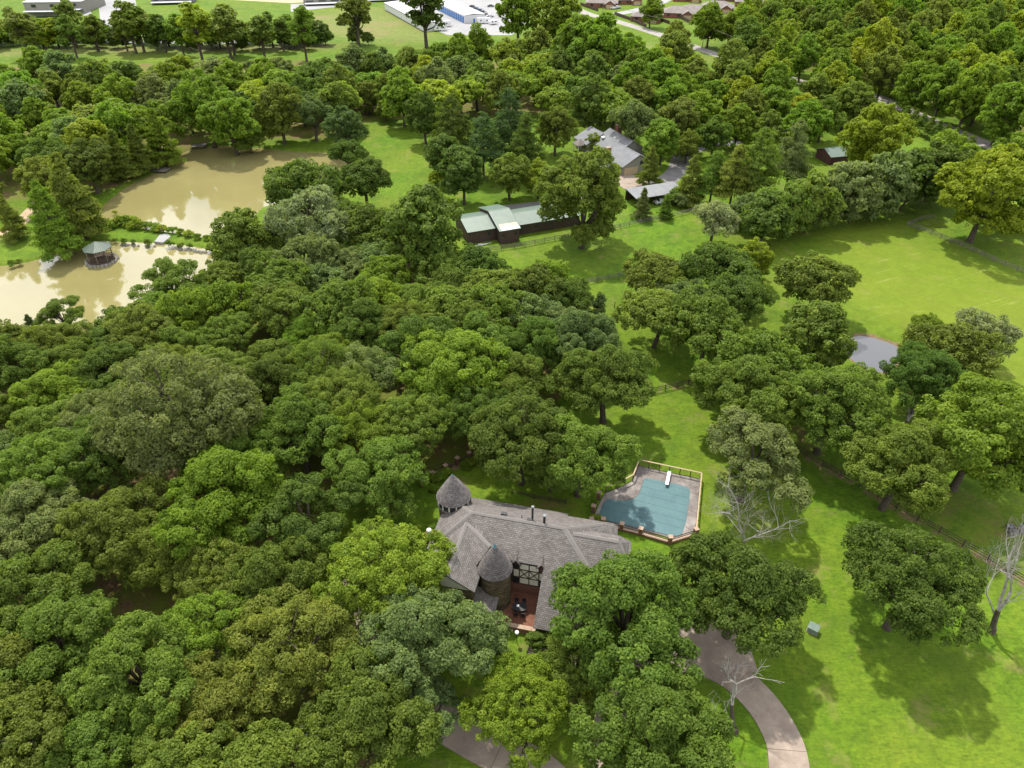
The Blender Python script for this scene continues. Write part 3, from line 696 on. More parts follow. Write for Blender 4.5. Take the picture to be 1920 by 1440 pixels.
# barn and ranch house
for a in [
 ('maple1',868,325,88,'dark green','dense dark egg-shaped maple behind the brown barn','maple_tree'),
 ('tall1',955,328,85,'mid green','airy round tree between the dark maple and the barn','yard_tree'),
 ('tall1',1010,335,66,'bright green','lighter small tree behind the middle of the barn','yard_tree'),
 ('big1',1096,376,180,'mid green','enormous dense tree hiding the right end of the barn','yard_tree'),
 ('pine1',850,235,90,'dark green','dark pine between the long lawn and the ranch house','pine_tree'),
 ('pine1',955,228,95,'blue-green','tall flat-topped pine in the grove behind the maple','pine_tree'),
 ('pine1',905,262,80,'blue-green','pine in the grove right behind the dark maple','pine_tree'),
 ('pine1',985,265,80,'dark green','pine in the grove close to the ranch house','pine_tree'),
 ('tall1',795,222,85,'dark green','dark rounded tree at the top of the long lawn','yard_tree'),
 ('maple1',830,290,70,'dark green','dark bushy tree on the long lawn edge next to the maple','yard_tree'),
 ('tall1',1042,242,85,'mid green','tall tree right beside the ranch house roof','yard_tree'),
 ('fine1',1188,232,105,'grey-green','grey-green spreading tree behind the ranch house','yard_tree'),
 ('maple1',1243,265,72,'bright green','bright dense tree at the right end of the ranch house','yard_tree'),
 ('cypress1',1220,314,50,'olive green','small cone-shaped tree by the ranch house garage','young_tree'),
 ('bush1',1112,268,36,'yellow-green','bright round shrub against the ranch house front','shrub'),
 ('cypress1',1298,338,58,'olive green','loose cone-shaped tree at the end of the carport','young_tree'),
 ('pine1',1380,322,80,'olive green','pine with bare red soil beneath beside the hedgerow','pine_tree'),
 ('pine1',1340,325,66,'mid green','pine between the loose cone tree and the red soil','pine_tree'),
 ('pine1',1425,300,95,'mid green','large bluish pine above the hedgerow end','pine_tree'),
 ('pine1',1490,282,90,'grey-green','grey-green pine pair beside the dark red shed','pine_tree'),
 ('cypress1',1206,382,38,'grey-green','thin young conifer in front of the carport','young_tree'),
 ('cypress1',1249,388,30,'mid green','slender sapling by the rail fence beside the carport','young_tree'),
 ('bush1',1262,370,34,'mid green','rounded shrub at the open side of the carport','shrub'),
 ('bush1',1278,378,30,'grey-green','pale shrub next to the slender sapling','shrub'),
 ('bush1',818,335,34,'yellow-green','low yellow-green shrub at the foot of the dark maple','shrub'),
 ('maple1',1270,230,80,'olive green','olive tree just behind the bright dense one','yard_tree'),
 ('tall1',1110,195,95,'dark green','dark tall tree behind the ranch house chimney','yard_tree'),
 ('tall1',1290,275,55,'mid green','small tree on the bend of the asphalt drive','yard_tree'),
 ]: tree(*a)
for i, (x, y, w, t) in enumerate([(1340,255,70,'mid green'),(1385,235,75,'bright green'),(1440,245,60,'mid green'),(1510,235,85,'lush green'),(1450,205,80,'bright green'),(1545,225,70,'mid green'),(1590,195,80,'mid green'),(1560,165,75,'yellow-green'),(1310,215,80,'bright green'),(1260,190,80,'bright green'),(1620,215,60,'dark green'),(1390,190,80,'yellow-green'),(1340,190,70,'lush green')]):
    tree('tall2', x, y, w, t, f'{t} tree around the green-roofed farmhouse', 'farmyard_tree', 'trees around the green-roofed farmhouse')
for i in range(9):
    u = 1700+i*15; tree('pine1', u, 214+i*7.0, 26, 'mid green', 'slim pine in the straight row along the country road', 'roadside_pine', 'row of roadside pines')

# pond shores
for a in [
 ('cypress1',135,372,105,'olive green','tall feathery cypress on the point between the two ponds','cypress_tree'),
 ('cypress1',92,412,92,'bright green','bright feathery cypress behind the gazebo','cypress_tree'),
 ('cypress1',18,408,55,'olive green','small cypress with a clear trunk by the dirt lane','cypress_tree'),
 ('cypress1',222,292,60,'mid green','slim cypress on the far left shore of the upper pond','cypress_tree'),
 ('cypress1',258,280,58,'mid green','dark cypress behind the floating dock','cypress_tree'),
 ('cypress1',296,258,66,'lush green','bright cypress leaning over the floating dock','cypress_tree'),
 ('maple1',165,270,85,'yellow-green','yellow-green round tree among the shore cypresses','shore_tree'),
 ('tall1',385,205,120,'lush green','large tree overhanging the head of the upper pond','shore_tree'),
 ('tall1',430,225,110,'bright green','bright tree leaning over the head of the upper pond','shore_tree'),
 ('bush1',465,258,60,'mid green','low rounded tree touching the upper pond water','shore_tree'),
 ('fine1',585,215,90,'grey-green','grey-green feathery tree above the grassy end of the upper pond','shore_tree'),
 ('tall1',645,240,85,'blue-green','bluish tree between the upper pond and the long lawn','shore_tree'),
 ('oak1',650,290,75,'dark green','dark low tree at the right end of the upper pond','shore_tree'),
 ('oak1',683,340,110,'dark green','dark round tree at the edge of the long lawn','shore_tree'),
 ('oak1',560,352,150,'dark green','dark spreading tree on the near shore of the upper pond','shore_tree'),
 ('fine1',578,420,155,'silvery','big silvery willow on the near pond shore','willow_tree'),
 ('maple1',455,452,112,'mid green','rounded oak at the right end of the grassy dam','shore_tree'),
 ('maple1',795,435,140,'mid green','tall dense tree between the wood and the brown barn','yard_tree'),
 ('oak1',690,430,125,'dark green','dark oak between the willow and the long lawn','shore_tree'),
 ('oak1',640,400,90,'mid green','oak squeezed between the willow and the dark spreading tree','shore_tree'),
 ('tall1',688,180,60,'olive green','thin tree at the gate of the long lawn','shore_tree'),
 ('tall1',722,205,38,'olive green','small tree casting its shadow on the top of the long lawn','shore_tree'),
 ('open0',320,530,115,'mid green','oak leaning out over the lower pond','shore_tree'),
 ('open0',115,596,92,'mid green','oak crown cutting into the white glare of the lower pond','shore_tree'),
 ('cypress1',62,618,40,'blue-green','small dark cypress top at the lower pond shore','shore_tree'),
 ]: tree(*a)

# far tree row in front of the car parks
rg_ = random.Random(77)
for u in range(-30, 575, 15):
    k = rg_.random(); w = rg_.uniform(36, 62); t = rg_.choice(['olive green', 'bright green', 'bright green', 'mid green', 'yellow-green'])
    tree('poplar2' if k < .6 else 'tall2', u+rg_.uniform(-8, 8), rg_.uniform(38, 62) if k < .6 else rg_.uniform(52, 66), w, t, f'tall {t} tree in the row before the pale car parks', 'row_tree', 'tall tree row before the car parks', zs=rg_.uniform(.62, .92))
for u in range(0, 620, 24):
    tree('bush1', u+rg_.uniform(-9, 9), rg_.uniform(70, 78), rg_.uniform(20, 38), 'dark green', 'dark bush at the foot of the tall tree row', 'field_bush', group='bushes under the tall tree row', zs=rg_.uniform(.8, 1.4))
for x, y, w in [(585,62,44),(608,66,40),(665,66,36),(690,72,26)]:
    tree('bush1', x, y, w, 'dark green', 'dark bush in the rough field past the tall tree row', 'field_bush', group='bushes in the rough field')
tree('poplar2',665,22,62,'olive green','lone tall tree in the rough field beside the storage units','field_tree',zs=.9)
tree('poplar2',795,18,78,'dark green','dark vine-covered tree in front of the blue storage doors','field_tree',zs=.8)
tree('tall2',972,28,92,'bright green','bright tree right beside the storage yard entrance','field_tree')
tree('tall2',1040,32,95,'bright green','bright tree between the storage yard and the country road','field_tree')
tree('tall2',1221,22,46,'bright green','roadside tree in front of the brown-roofed houses','field_tree')
tree('tall2',1264,75,60,'olive green','oak-shaped tree standing over the country road','field_tree')
tree('tall2',1332,45,70,'bright green','tall bright tree below the brown-roofed houses','field_tree')
tree('tall2',1130,90,110,'lush green','massive lush tree where the wood meets the country road','field_tree')
tree('tall2',1080,85,100,'lush green','lush tree next to the massive one by the country road','field_tree')

# --- the woods, tree by tree
def fill(poly, kinds, spacing, rrange, tints, name, lab, group, seed, zs=(.9, 1.12), lim=290, avoid=.62, clear=()):
    rg = random.Random(seed); xs = [p[0] for p in poly]; ys = [p[1] for p in poly]; pts = []
    for _ in range(14000):
        x, y = rg.uniform(min(xs), max(xs)), rg.uniform(min(ys), max(ys))
        if not inpoly(x, y, poly) or any(inpoly(x, y, c) for c in clear): continue
        sp = spacing*rg.uniform(.85, 1.2)
        if any((x-a)**2+(y-b)**2 < sp*sp for a, b in pts): continue
        r = rg.uniform(*rrange)
        if any((x-a)**2+(y-b)**2 < (avoid*(r+c))**2 for a, b, c in fixed): continue
        if x < -20 and any(float(sdist(np.array([x]), np.array([y]), Q)[0]) < .75*r for Q in (POND_UP, POND_LOW)): continue
        if abs(x)/max(y*math.cos(PITCH)+(CAM_H-7)*math.sin(PITCH), 1) > .80: continue
        pts.append((x, y))
        if len(pts) > lim: break
    for x, y in pts:
        d = math.hypot(x, y); t = rg.choice(tints)
        kind = [k for lo, k in kinds if y > lo][-1]
        if isinstance(kind, tuple): kind = rg.choice(kind)
        rad = rg.uniform(*rrange); f3 = (rad-rrange[0])/(rrange[1]-rrange[0])
        t2 = ('small ' if f3 < .33 else 'broad ' if f3 > .67 else '')+t+(' fine-leaved' if 'fine' in kind else ' open-crowned' if 'open' in kind else '')
        plant(kind, x, y, rad, t, lab.format(t=t2), name, 'tree', group, rg.uniform(*zs))
    return len(pts)
fixed = list(PLACED)
CLEAR = [gp([(205,1075),(310,1060),(370,1140),(330,1270),(215,1250),(180,1150)]), gp([(545,880),(640,860),(640,960),(560,1010)]), gp([(570,925),(700,900),(800,890),(810,1060),(640,1080),(580,1030)]), gp([(560,1345),(615,1345),(615,1430),(560,1430)])]
n1 = fill(WOOD_A, [(-1, ('oak0', 'oak0', 'oak0', 'oak0', 'fine0', 'open0')), (112, ('oak1', 'oak1', 'oak1', 'fine1'))], 7.7, (5.2, 7.2),
     ['mid green', 'mid green', 'dark green', 'olive green', 'olive green', 'grey-green', 'bright green'], 'oak_tree', '{t} oak in the dense wood between the house and the fish ponds', 'oaks of the dense wood', 3, clear=CLEAR)
n2 = fill(WOOD_FARLEFT, [(-1, 'tall1'), (215, ('tall2', 'tall2', 'oak2'))], 11.5, (5.6, 8.2),
     ['mid green', 'bright green', 'olive green', 'bright green', 'lush green', 'grey-green', 'yellow-green', 'dark green'], 'woodland_tree', '{t} tree of the far wood behind the upper pond', 'trees of the far wood', 4, avoid=.5)
n3 = fill(WOOD_FARRIGHT, [(-1, 'tall2')], 12.5, (6.0, 9.0), ['bright green', 'lush green', 'yellow-green', 'olive green', 'mid green', 'bright green'], 'creekside_tree', '{t} tree of the wood across the country road', 'trees across the country road', 5, avoid=.5, zs=(1., 1.3))
n4 = fill(WOOD_MIDRIGHT, [(-1, 'tall2')], 13, (6.0, 8.5), ['bright green', 'lush green', 'yellow-green', 'olive green'], 'parkland_tree', '{t} tree between the ranch house and the country road', 'trees between the ranch house and the road', 6, avoid=.5)
print('fill', n1, n2, n3, n4)

# --- bare and broken trees
def bare(px, scale, seed, label, r0=.3, H=9, rz=0, lean=(0, 0), spread=.62, depth=5, kids=(3, 3)):
    q = at(*px); e = thing('dead_tree', label, 'dead tree', (q.x, q.y, 0), rz); e.scale = (scale,)*3
    mb, tk = bare_tree(seed, H, spread, r0, depth, lean, kids)
    obj('branches', mb, M['deadwood'], e)
    tk.tube([(0, 0, -.3), (0, 0, .15), (lean[0]*.4, lean[1]*.4, .55)], [r0*1.7, r0*1.3, r0*1.0], 8); obj('trunk', tk, M['bark'], e)
bare((1858,1184), 1.5, 17, 'bare dead tree with pale branches on the open lawn', .25, 9.5, 0, (.06, .02), .46, 6, (3, 3))
bare((1388,1062), 1.45, 9, 'grey leafless treetop beside the pool deck', .17, 9.5, .8, (.02, .0), .68, 6, (3, 4))
bare((1378,1372), 1.2, 23, 'broken white dead tree arching over the driveway bend', .24, 9, 2.2, (.22, .12), .6, 4)
bare((1690,805), .9, 31, 'broken pale trunk under the dark oak by the stock pond', .4, 6, 0, (.3, .2), .5, 3)
bare((565,330), .7, 41, 'small grey leafless snag at the pond edge', .15, 6, 0, (0, 0), .6, 4)

# --- low growth on the dam and beds
for i, (u, v, w) in enumerate([(172,428,22),(186,432,20),(205,426,24),(222,422,26),(240,418,30),(258,424,30),(272,428,26),(288,430,24),(305,434,22),(322,436,20),(338,440,18),(352,443,20),(370,448,18),(388,450,16),(214,402,10)]):
    tree('weed', u, v-4, w, ['bright green', 'lush green', 'yellow-green'][i % 3], 'clump of tall weeds on the grassy dam between the ponds', 'weed_clump', 'weeds on the dam', cat='weeds')
for i, (u, v, w) in enumerate([(20,496,16),(35,494,14),(215,453,12),(232,454,14),(250,456,12),(275,457,16),(315,460,16),(340,462,14),(355,463,12),(392,468,16)]):
    tree('weed', u, v-2, w, 'mid green', 'low weed clump at the rim of the lower pond', 'weed_clump', 'weeds at the lower pond rim', cat='weeds')
for i, (u, v, w) in enumerate([(808,900,26),(822,895,28),(836,888,24),(812,916,22),(880,868,24),(868,874,22),(895,862,22)]):
    tree('weed', u, v, w, 'bright green', 'bright green bedding plant along the brick-pillar fence', 'bed_plant', 'plants along the brick-pillar fence', cat='plant')
tree('weed',1120,975,26,'yellow-green','pale flowering shrub at the pool wall corner','flowering_shrub',cat='shrub')
tree('bush1',1050,1185,60,'bright green','dense green bush against the patio corner','garden_bush',cat='bush',zs=.8)
tree('bush1',1010,1200,46,'mid green','rounded green bush beside the patio corner bush','garden_bush',cat='bush',zs=.8)
tree('bush1',1090,1300,34,'yellow-green','small yellow-green bush on the drive island','garden_bush',cat='bush')

# ------------------------------------------------------------------ the turreted house (local x along the ridge, y to the back)
HO = at(885, 960, 9); TH = math.radians(-13)
H = thing('stone_house', 'grey-shingled stone house with two conical turrets and a brick patio', 'house', (HO.x, HO.y, 0), TH)
SL = .65
zf = lambda v: 9-SL*abs(v)
def roof(parent, polys, t=.22, mat='shingle', name='roof_slope'):
    for p in polys: obj(name, MB().slab(p, t), M[mat], parent, uv=True)
main = obj('main_roof', MB().slab([(0,0,9), (11.9,0,9), (15.2,-3.3,zf(3.3)), (19,-7.1,zf(7.1)), (19,-10.2,zf(10.2)), (10.1,-10.2,zf(10.2)), (10.1,-4.2,zf(4.2)), (4.0,-4.2,zf(4.2)), (4.0,-4.55,zf(4.55)), (-4.55,-4.55,zf(4.55))], .12), M['shingle'], H, uv=True)
obj('back_slope', MB().slab([(11.9,0,9), (0,0,9), (-2.2,2.2,zf(2.2)), (-2.0,6.3,zf(6.3)), (11.5,6.3,zf(6.3)), (11.5,5.3,zf(5.3)), (17.2,5.3,zf(5.3))], .22), M['shingle'], main, uv=True)
obj('left_hip', MB().slab([(0,0,9), (-4.55,-4.55,zf(4.55)), (-4.75,-4.55,zf(4.75)), (-4.75,1.7,zf(4.75)), (-2.2,2.2,zf(2.2))], .22), M['shingle'], main, uv=True)
obj('right_hip', MB().slab([(11.9,0,9), (17.4,5.5,zf(5.5)), (18.2,5.5,9-SL*6.3), (19.2,-7.3,9-SL*7.3)], .22), M['shingle'], main, uv=True)
def cap(a, b, w=.24, parent=main):
    a = Vector(a); b = Vector(b); d = (b-a).normalized(); n = d.cross(Vector((0, 0, 1))).normalized()*w
    mb = MB(); dz = Vector((0, 0, .07)); lo = Vector((0, 0, -w*.45))
    mb.add([a-n+lo, a+dz, a+n+lo, b-n+lo, b+dz, b+n+lo], [(0, 1, 4, 3), (1, 2, 5, 4), (0, 2, 1), (3, 4, 5)])
    obj('ridge_cap', mb, M['cap'], parent)
cap((0,0,9.02), (11.9,0,9.02)); cap((0,0,9.02), (-4.4,-4.4,9.02-SL*4.4)); cap((0,0,9.02), (-2.1,2.1,9.02-SL*2.1)); cap((11.9,0,9.02), (18.8,-6.9,9.02-SL*6.9), .34); cap((11.9,0,9.02), (17,5.1,9.02-SL*5.1))
# right rear wing
rw = obj('rear_wing_roof', MB().slab([(12.9,0,8.35), (18.6,0,8.35), (20.2,-2.2,6.55), (20.2,-4.2,5.62), (15.0,-4.2,5.62)], .2), M['shingle'], H, uv=True)
obj('back_slope', MB().slab([(18.6,0,8.35), (12.9,0,8.35), (14.6,2.1,6.98), (18.6,2.1,6.98)], .2), M['shingle'], rw, uv=True)
obj('end_hip', MB().slab([(18.6,0,8.35), (18.6,2.1,6.98), (20.2,2.1,6.25), (20.2,-2.2,6.55)], .2), M['shingle'], rw, uv=True)
cap((12.9,0,8.37), (18.6,0,8.37), .28, rw); cap((18.6,0,8.37), (20.2,-2.2,6.57), .28, rw)
# left front wing, ridge running forward
U0, Z0 = -.45, 8.25
fw = obj('front_wing_roof', MB().slab([(U0,-1.15,Z0), (U0,-9.6,Z0), (2.9,-9.6,Z0-SL*3.35), (2.9,-3.0,Z0-SL*3.35)], .22), M['shingle'], H, uv=True)
obj('left_slope', MB().slab([(U0,-1.15,Z0), (U0,-9.6,Z0), (-4.1,-9.6,Z0-.68*3.65), (-4.1,-4.8,Z0-.68*3.65)], .22), M['shingle'], fw, uv=True)
obj('turret_slope', MB().slab([(U0+.1,-1.2,Z0), (3.5,-4.3,Z0+.05), (2.2,-6.2,6.7), (1.3,-5.2,7.05)], .2), M['shingle'], fw, uv=True)
obj('valley_slope', MB().slab([(U0+.1,-1.2,Z0), (3.5,-4.3,Z0+.05), (4.4,-3.6,6.8), (1.2,-1.4,8.1)], .2), M['shingle'], fw, uv=True)
cap((U0+.1,-1.25,Z0+.02), (3.5,-4.3,Z0+.07), .25, fw); cap((U0,-1.2,Z0+.02), (U0,-9.6,Z0+.02), .25, fw)
obj('entry_canopy', MB().slab([(2.4,-7.0,3.9), (5.3,-7.3,3.3), (5.3,-10.2,2.9), (2.4,-10.2,3.5)], .18), M['shingle'], H, uv=True)
# walls
def wall(poly, z0, z1, mat, name='wall'): return obj(name, MB().prism(poly, z0, z1), M[mat], H, uv=True)
wall([(-4.3,-4.1), (-4.3,1.4), (-2.4,5.7), (11.2,5.7), (16.4,4.8), (16.6,-4.0)], 0, 4.7, 'stone')
wall([(-3.7,-9.3), (-3.7,-4.0), (2.5,-4.0), (2.5,-9.3)], 0, 5.6, 'stone')
wall([(10.35,-9.9), (10.35,-3.9), (18.6,-3.9), (18.6,-9.9)], 0, 2.25, 'stone')
wall([(14.5,-3.8), (14.5,1.8), (19.8,1.8), (19.8,-3.8)], 0, 5.4, 'stone')
obj('gable', MB().add([(-4.0,-9.25,5.6), (U0,-9.25,7.95), (2.8,-9.25,5.75), (-4.0,-9.0,5.6), (U0,-9.0,7.95), (2.8,-9.0,5.75)], [(0, 2, 1), (3, 4, 5), (0, 1, 4, 3), (1, 2, 5, 4)]), M['plaster'], H)
obj('side_gable', MB().add([(10.4,-3.9,2.2), (10.4,-9.8,2.2), (10.4,-9.8,2.4), (10.4,-3.9,6.2), (10.6,-3.9,2.2), (10.6,-9.8,2.2), (10.6,-9.8,2.4), (10.6,-3.9,6.2)], [(0, 1, 2, 3), (4, 7, 6, 5)]), M['stone'], H, uv=True)
# timbered front over the patio: brick sill wall, cream panels, dark frame
yw = -4.12
wall([(5.2,yw-.02), (5.2,yw+.3), (10.4,yw+.3), (10.4,yw-.02)], 0, 2.1, 'brick', 'sill_wall')
fr = obj('timber_wall', MB().box((8.0, yw+.2, 4.1), (4.6, .3, 4.0)), M['timber'], H)
for x0, x1 in ((7.15,8.25), (8.37,9.47)):
    for z0, z1 in ((2.2,3.25), (3.4,4.75), (4.9,5.85)):
        obj('panel', MB().box(((x0+x1)/2, yw+.035, (z0+z1)/2), (x1-x0, .06, z1-z0)), M['plaster'], fr)
    for sg in (-1, 1):
        L_ = math.hypot(x1-x0, 1.35); mb = MB(); a = math.atan2(1.35, x1-x0)*sg
        R_ = Matrix.Rotation(-a, 3, 'Y'); c = Vector(((x0+x1)/2, yw-.02-.012*sg, 4.075))
        mb.add([c+R_ @ Vector((x*L_/2, y*.03, z*.055)) for x in (-1, 1) for y in (-1, 1) for z in (-1, 1)], [(0,1,3,2), (4,6,7,5), (0,4,5,1), (2,3,7,6), (0,2,6,4), (1,5,7,3)])
        obj('brace', mb, M['timber'], fr)
for x in (7.08, 8.31, 9.55): obj('post', MB().box((x, yw-.01, 4.05), (.12, .1, 3.9)), M['timber'], fr)
for z in (2.12, 3.33, 4.83, 5.95): obj('beam', MB().box((8.3, yw-.014, z), (4.1, .09, .11)), M['timber'], fr)
for x0, x1 in ((6.35,7.0), (9.62,10.1)):
    for z0, z1, mt in ((2.25,3.25,'glass'), (3.4,4.75,'plaster'), (4.95,5.6,'glass')):
        o = obj('window' if mt == 'glass' else 'panel', MB().box(((x0+x1)/2, yw+.03, (z0+z1)/2), (x1-x0, .07, z1-z0)), M[mt], fr)
    xc = (x0+x1)/2
    d = obj('dormer', MB().add([(xc-.55,yw-.12,5.75), (xc,yw-.12,6.6), (xc+.55,yw-.12,5.75), (xc-.55,yw+.9,6.4), (xc,yw+2.6,7.35), (xc+.55,yw+.9,6.4)], [(0, 2, 1)]), M['timber'], fr)
    obj('dormer_roof', MB().slab([(xc,yw-.3,6.68), (xc,yw+2.4,7.42), (xc+.68,yw+.2,5.95), (xc+.68,yw-.3,5.75)], .08), M['slate'], d, uv=True)
    obj('dormer_roof', MB().slab([(xc,yw-.3,6.68), (xc,yw+2.4,7.42), (xc-.68,yw+.2,5.95), (xc-.68,yw-.3,5.75)], .08), M['slate'], d, uv=True)
# turrets
def turret(c, rw_, zt, re, za, wins, belt):
    x, y = c; t = obj('turret', MB().cyl(c, rw_, 0, zt, 40), M['stone'], H); cyluv(t.data, c)
    mb = MB(); k = 48; rows = 16; vs = []
    for i in range(rows):                                   # shingle courses, each lapping the next
        f0, f1 = i/rows, (i+1)/rows
        r0 = re*(1-f0)**.93; r1 = max(re*(1-f1)**.93, .0); z0 = zt-.15+(za-zt+.15)*f0; z1 = zt-.15+(za-zt+.15)*f1
        o = len(mb.v)
        for r, z in ((r0+.028, z0), (r0+.028, z0+.02), (r1+.004, z1)):
            for j in range(k): w = 2*math.pi*j/k; mb.v.append((x+r*math.cos(w), y+r*math.sin(w), z))
        for a in range(2):
            for j in range(k): mb.f.append([o+a*k+j, o+a*k+(j+1) % k, o+(a+1)*k+(j+1) % k, o+(a+1)*k+j]); mb.m.append(0)
    cn = obj('turret_roof', mb, M['slate'], t); cyluv(cn.data, c)
    obj('copper_tip', MB().tube([(x, y, za-.62), (x, y, za+.12)], [.36, .01], 20), M['copper'], cn)
    obj('soffit', MB().cyl(c, re-.03, zt-.22, zt-.16, 40), M['timber'], cn)
    if wins:
        obj('belt', MB().cyl(c, rw_+.1, zt-1.42, zt-1.3, 40), M['cap'], t)
        n = 14
        for j in range(n):
            w = 2*math.pi*j/n
            b = Matrix.Rotation(w, 3, 'Z')
            p = obj('window', MB().box((x+(rw_+.02)*math.cos(w), y+(rw_+.02)*math.sin(w), zt-.72), (.06, .62, .95), w), M['glass'], t)
            w2 = w+math.pi/n
            obj('panel' if j % 2 else 'timber_panel', MB().box((x+(rw_+.025)*math.cos(w2), y+(rw_+.025)*math.sin(w2), zt-.72), (.07, .16, .9), w2), M['plaster'] , t)
            obj('timber_stud', MB().box((x+(rw_+.01)*math.cos(w2), y+(rw_+.01)*math.sin(w2), zt-.72), (.06, .3, 1.04), w2), M['timber'], t)
    return t
def cyluv(me, c):
    ul = me.uv_layers.new(name='plan')
    for p in me.polygons:
        w0 = math.atan2(p.center.y-c[1], p.center.x-c[0])
        for li in p.loop_indices:
            v = me.vertices[me.loops[li].vertex_index].co; w = math.atan2(v.y-c[1], v.x-c[0])
            while w-w0 > math.pi: w -= 2*math.pi
            while w-w0 < -math.pi: w += 2*math.pi
            ul.data[li].uv = (w*1.9, v.z)
turret((-3.45,3.25), 2.08, 8.1, 2.26, 11.75, True, True)
turret((4.45,-5.85), 1.9, 6.6, 2.1, 10.65, False, False)
obj('plaster_band', MB().box((-2.5,1.35,6.75), (1.5,.3,.5), math.radians(-25)), M['plaster'], H)
obj('bracket_post', MB().cyl((-1.35,3.9), .09, 5.8, 8.0, 8), M['timber'], H)
# roof fittings on the back slope
for (u, v, z), r, h in (((7.6,1.0,8.35), .13, 2.3), ((9.2,.55,8.6), .16, 1.35), ((6.2,1.2,8.2), .06, .45)):
    f = obj('flue', MB().cyl((u,v), r, z-.3, z+h, 12), M['black'], H)
    if r > .1: obj('flue_cap', MB().cyl((u,v), r*1.5, z+h, z+h+.12, 12), M['paleroof'], f)
obj('roof_vent', MB().box((3.9,1.1,8.5), (.75,.45,.25)), M['black'], H); obj('roof_vent', MB().box((7.35,.75,8.62), (.7,.4,.2)), M['black'], H)
obj('roof_vent', MB().cyl((11.9,-6.2), .12, 4.9, 5.35, 10), M['black'], H)
ch = obj('chimney', MB().box((-5.1,-2.3,3.2), (.9,.9,6.4)), M['brick'], H, uv=True); obj('chimney_pot', MB().cyl((-5.1,-2.3), .3, 6.4, 6.95, 14), M['white'], ch)
# patio
obj('patio_floor', MB().prism([(4.0,-9.2), (4.0,-3.9), (10.4,-3.9), (10.4,-9.2)], 0, .32), M['paver'], H, uv=True)
pw = obj('patio_wall', MB().prism([(4.4,-9.65), (4.4,-9.2), (10.7,-9.2), (10.7,-9.65)], 0, .85), M['brick'], H, uv=True)
for i in range(7): obj('coping', MB().box((4.85+i*.9,-9.43,.89), (.88,.56,.09)), M['tan'], pw)
def hw(u, v, z=0): c, s = math.cos(TH), math.sin(TH); return (HO.x+u*c-v*s, HO.y+u*s+v*c, z)
T = thing('patio_table', 'dark oval dining table on the brick patio', 'table', hw(7.75,-6.8,.32), TH+.15)
ov = [(.95*math.cos(a)*1.0, .62*math.sin(a)) for a in np.linspace(0, 6.283, 25)[:-1]]
obj('table_top', MB().prism(ov, .68, .74), M['black'], T)
for x in (-.6, .6):
    for y in (-.32, .32): obj('leg', MB().cyl((x, y), .035, 0, .68, 8), M['black'], T)
for i, (x, y, r) in enumerate([(-.45,-.85,0), (.45,-.85,0), (-.45,.85,math.pi), (.45,.85,math.pi)]):
    c = math.cos(TH+.15); s = math.sin(TH+.15); q = Vector(hw(7.75,-6.8,.32))+Vector((x*c-y*s, x*s+y*c, 0))
    C = thing('patio_chair', 'dark metal chair pushed in at the oval patio table', 'chair', q, TH+.15+r, 'chairs at the patio table')
    obj('seat', MB().box((0,0,.43), (.5,.48,.05)), M['black'], C); obj('backrest', MB().box((0,-.25,.72), (.5,.05,.55)), M['black'], C)
    for a in (-.2, .2):
        for b in (-.2, .2): obj('leg', MB().cyl((a, b), .02, 0, .42, 6), M['black'], C)
tag(obj('paper_box', MB().box((0,0,.06), (.3,.3,.12)), M['white'], loc=(*hw(7.5,-6.75)[:2],1.06), rz=TH), 'small white box lying on the dark patio table', 'box')
Lp = thing('lamp_post', 'short lamp post with a white round top before the patio wall', 'lamp', at(969,1204), 0)
obj('pole', MB().cyl((0,0), .05, 0, 1.7, 8), M['black'], Lp); obj('lamp_head', MB().tube([(0,0,1.7), (0,0,1.85), (0,0,2.05), (0,0,2.12)], [.12,.26,.24,.08], 14), M['white'], Lp)

# ------------------------------------------------------------------ pool
def arc_in(P): return P
dk = [at(u, v) for u, v in [(1197,874),(1226,880),(1256,886),(1285,893),(1313,899),(1311,930),(1308,965),(1303,1003),(1270,1012),(1235,1004),(1200,996),(1165,988),(1130,980),(1113,973),(1120,953),(1133,926),(1157,917),(1186,902)]]
pl = [at(u, v) for u, v in [(1206,903),(1212,898),(1240,903),(1266,908),(1286,914),(1293,922),(1290,955),(1284,985),(1272,1006),(1232,999),(1198,991),(1165,983),(1132,975),(1124,966),(1132,944),(1140,937),(1172,940),(1196,930)]]
PC = thing('pool_cover', 'taut teal cover stretched over the L-shaped swimming pool', 'pool cover', (0, 0, 0))
sc_ = [p.copy() for p in catmull(pl, 3, True)]
mb = MB(); mb.prism([(p.x, p.y) for p in sc_], .02, .13); obj('fabric', mb, M['cover'], PC)
A_, B_ = at(1124,966), at(1272,1006); e_ = (B_-A_); nrm = Vector((-e_.y, e_.x, 0)).normalized()
for i in range(1, 7):                                         # sewn seams across the cover
    a = A_+nrm*i*1.55; pts = [a+e_*t for t in np.linspace(-.3, 1.25, 90)]
    ins = [p for p in pts if inpoly(p.x, p.y, [(q.x, q.y) for q in sc_])]
    if len(ins) > 3: obj('seam', MB().tube([(ins[0].x, ins[0].y, .131), (ins[-1].x, ins[-1].y, .131)], [.02, .02], 5), M['cover'], PC)
PD = struct('pool_deck', MB().prism([(p.x, p.y) for p in dk], -.1, .03), M['joint'])
for i in range(len(dk)):
    j = (i+1) % len(dk); q = [dk[i], dk[j], pl[j], pl[i]]; c = sum(q, Vector())/4
    q = [c+(p-c)*(1-.03/max((p-c).length, .3)) for p in q]
    obj('slab', MB().prism([(p.x, p.y) for p in q], .0, .07), M['deck'], PD)
DB = thing('diving_board', 'white diving board reaching out over the pool cover', 'diving board', at(1253.5,893), math.atan2((at(1248.5,913)-at(1253.5,889)).y, (at(1248.5,913)-at(1253.5,889)).x))
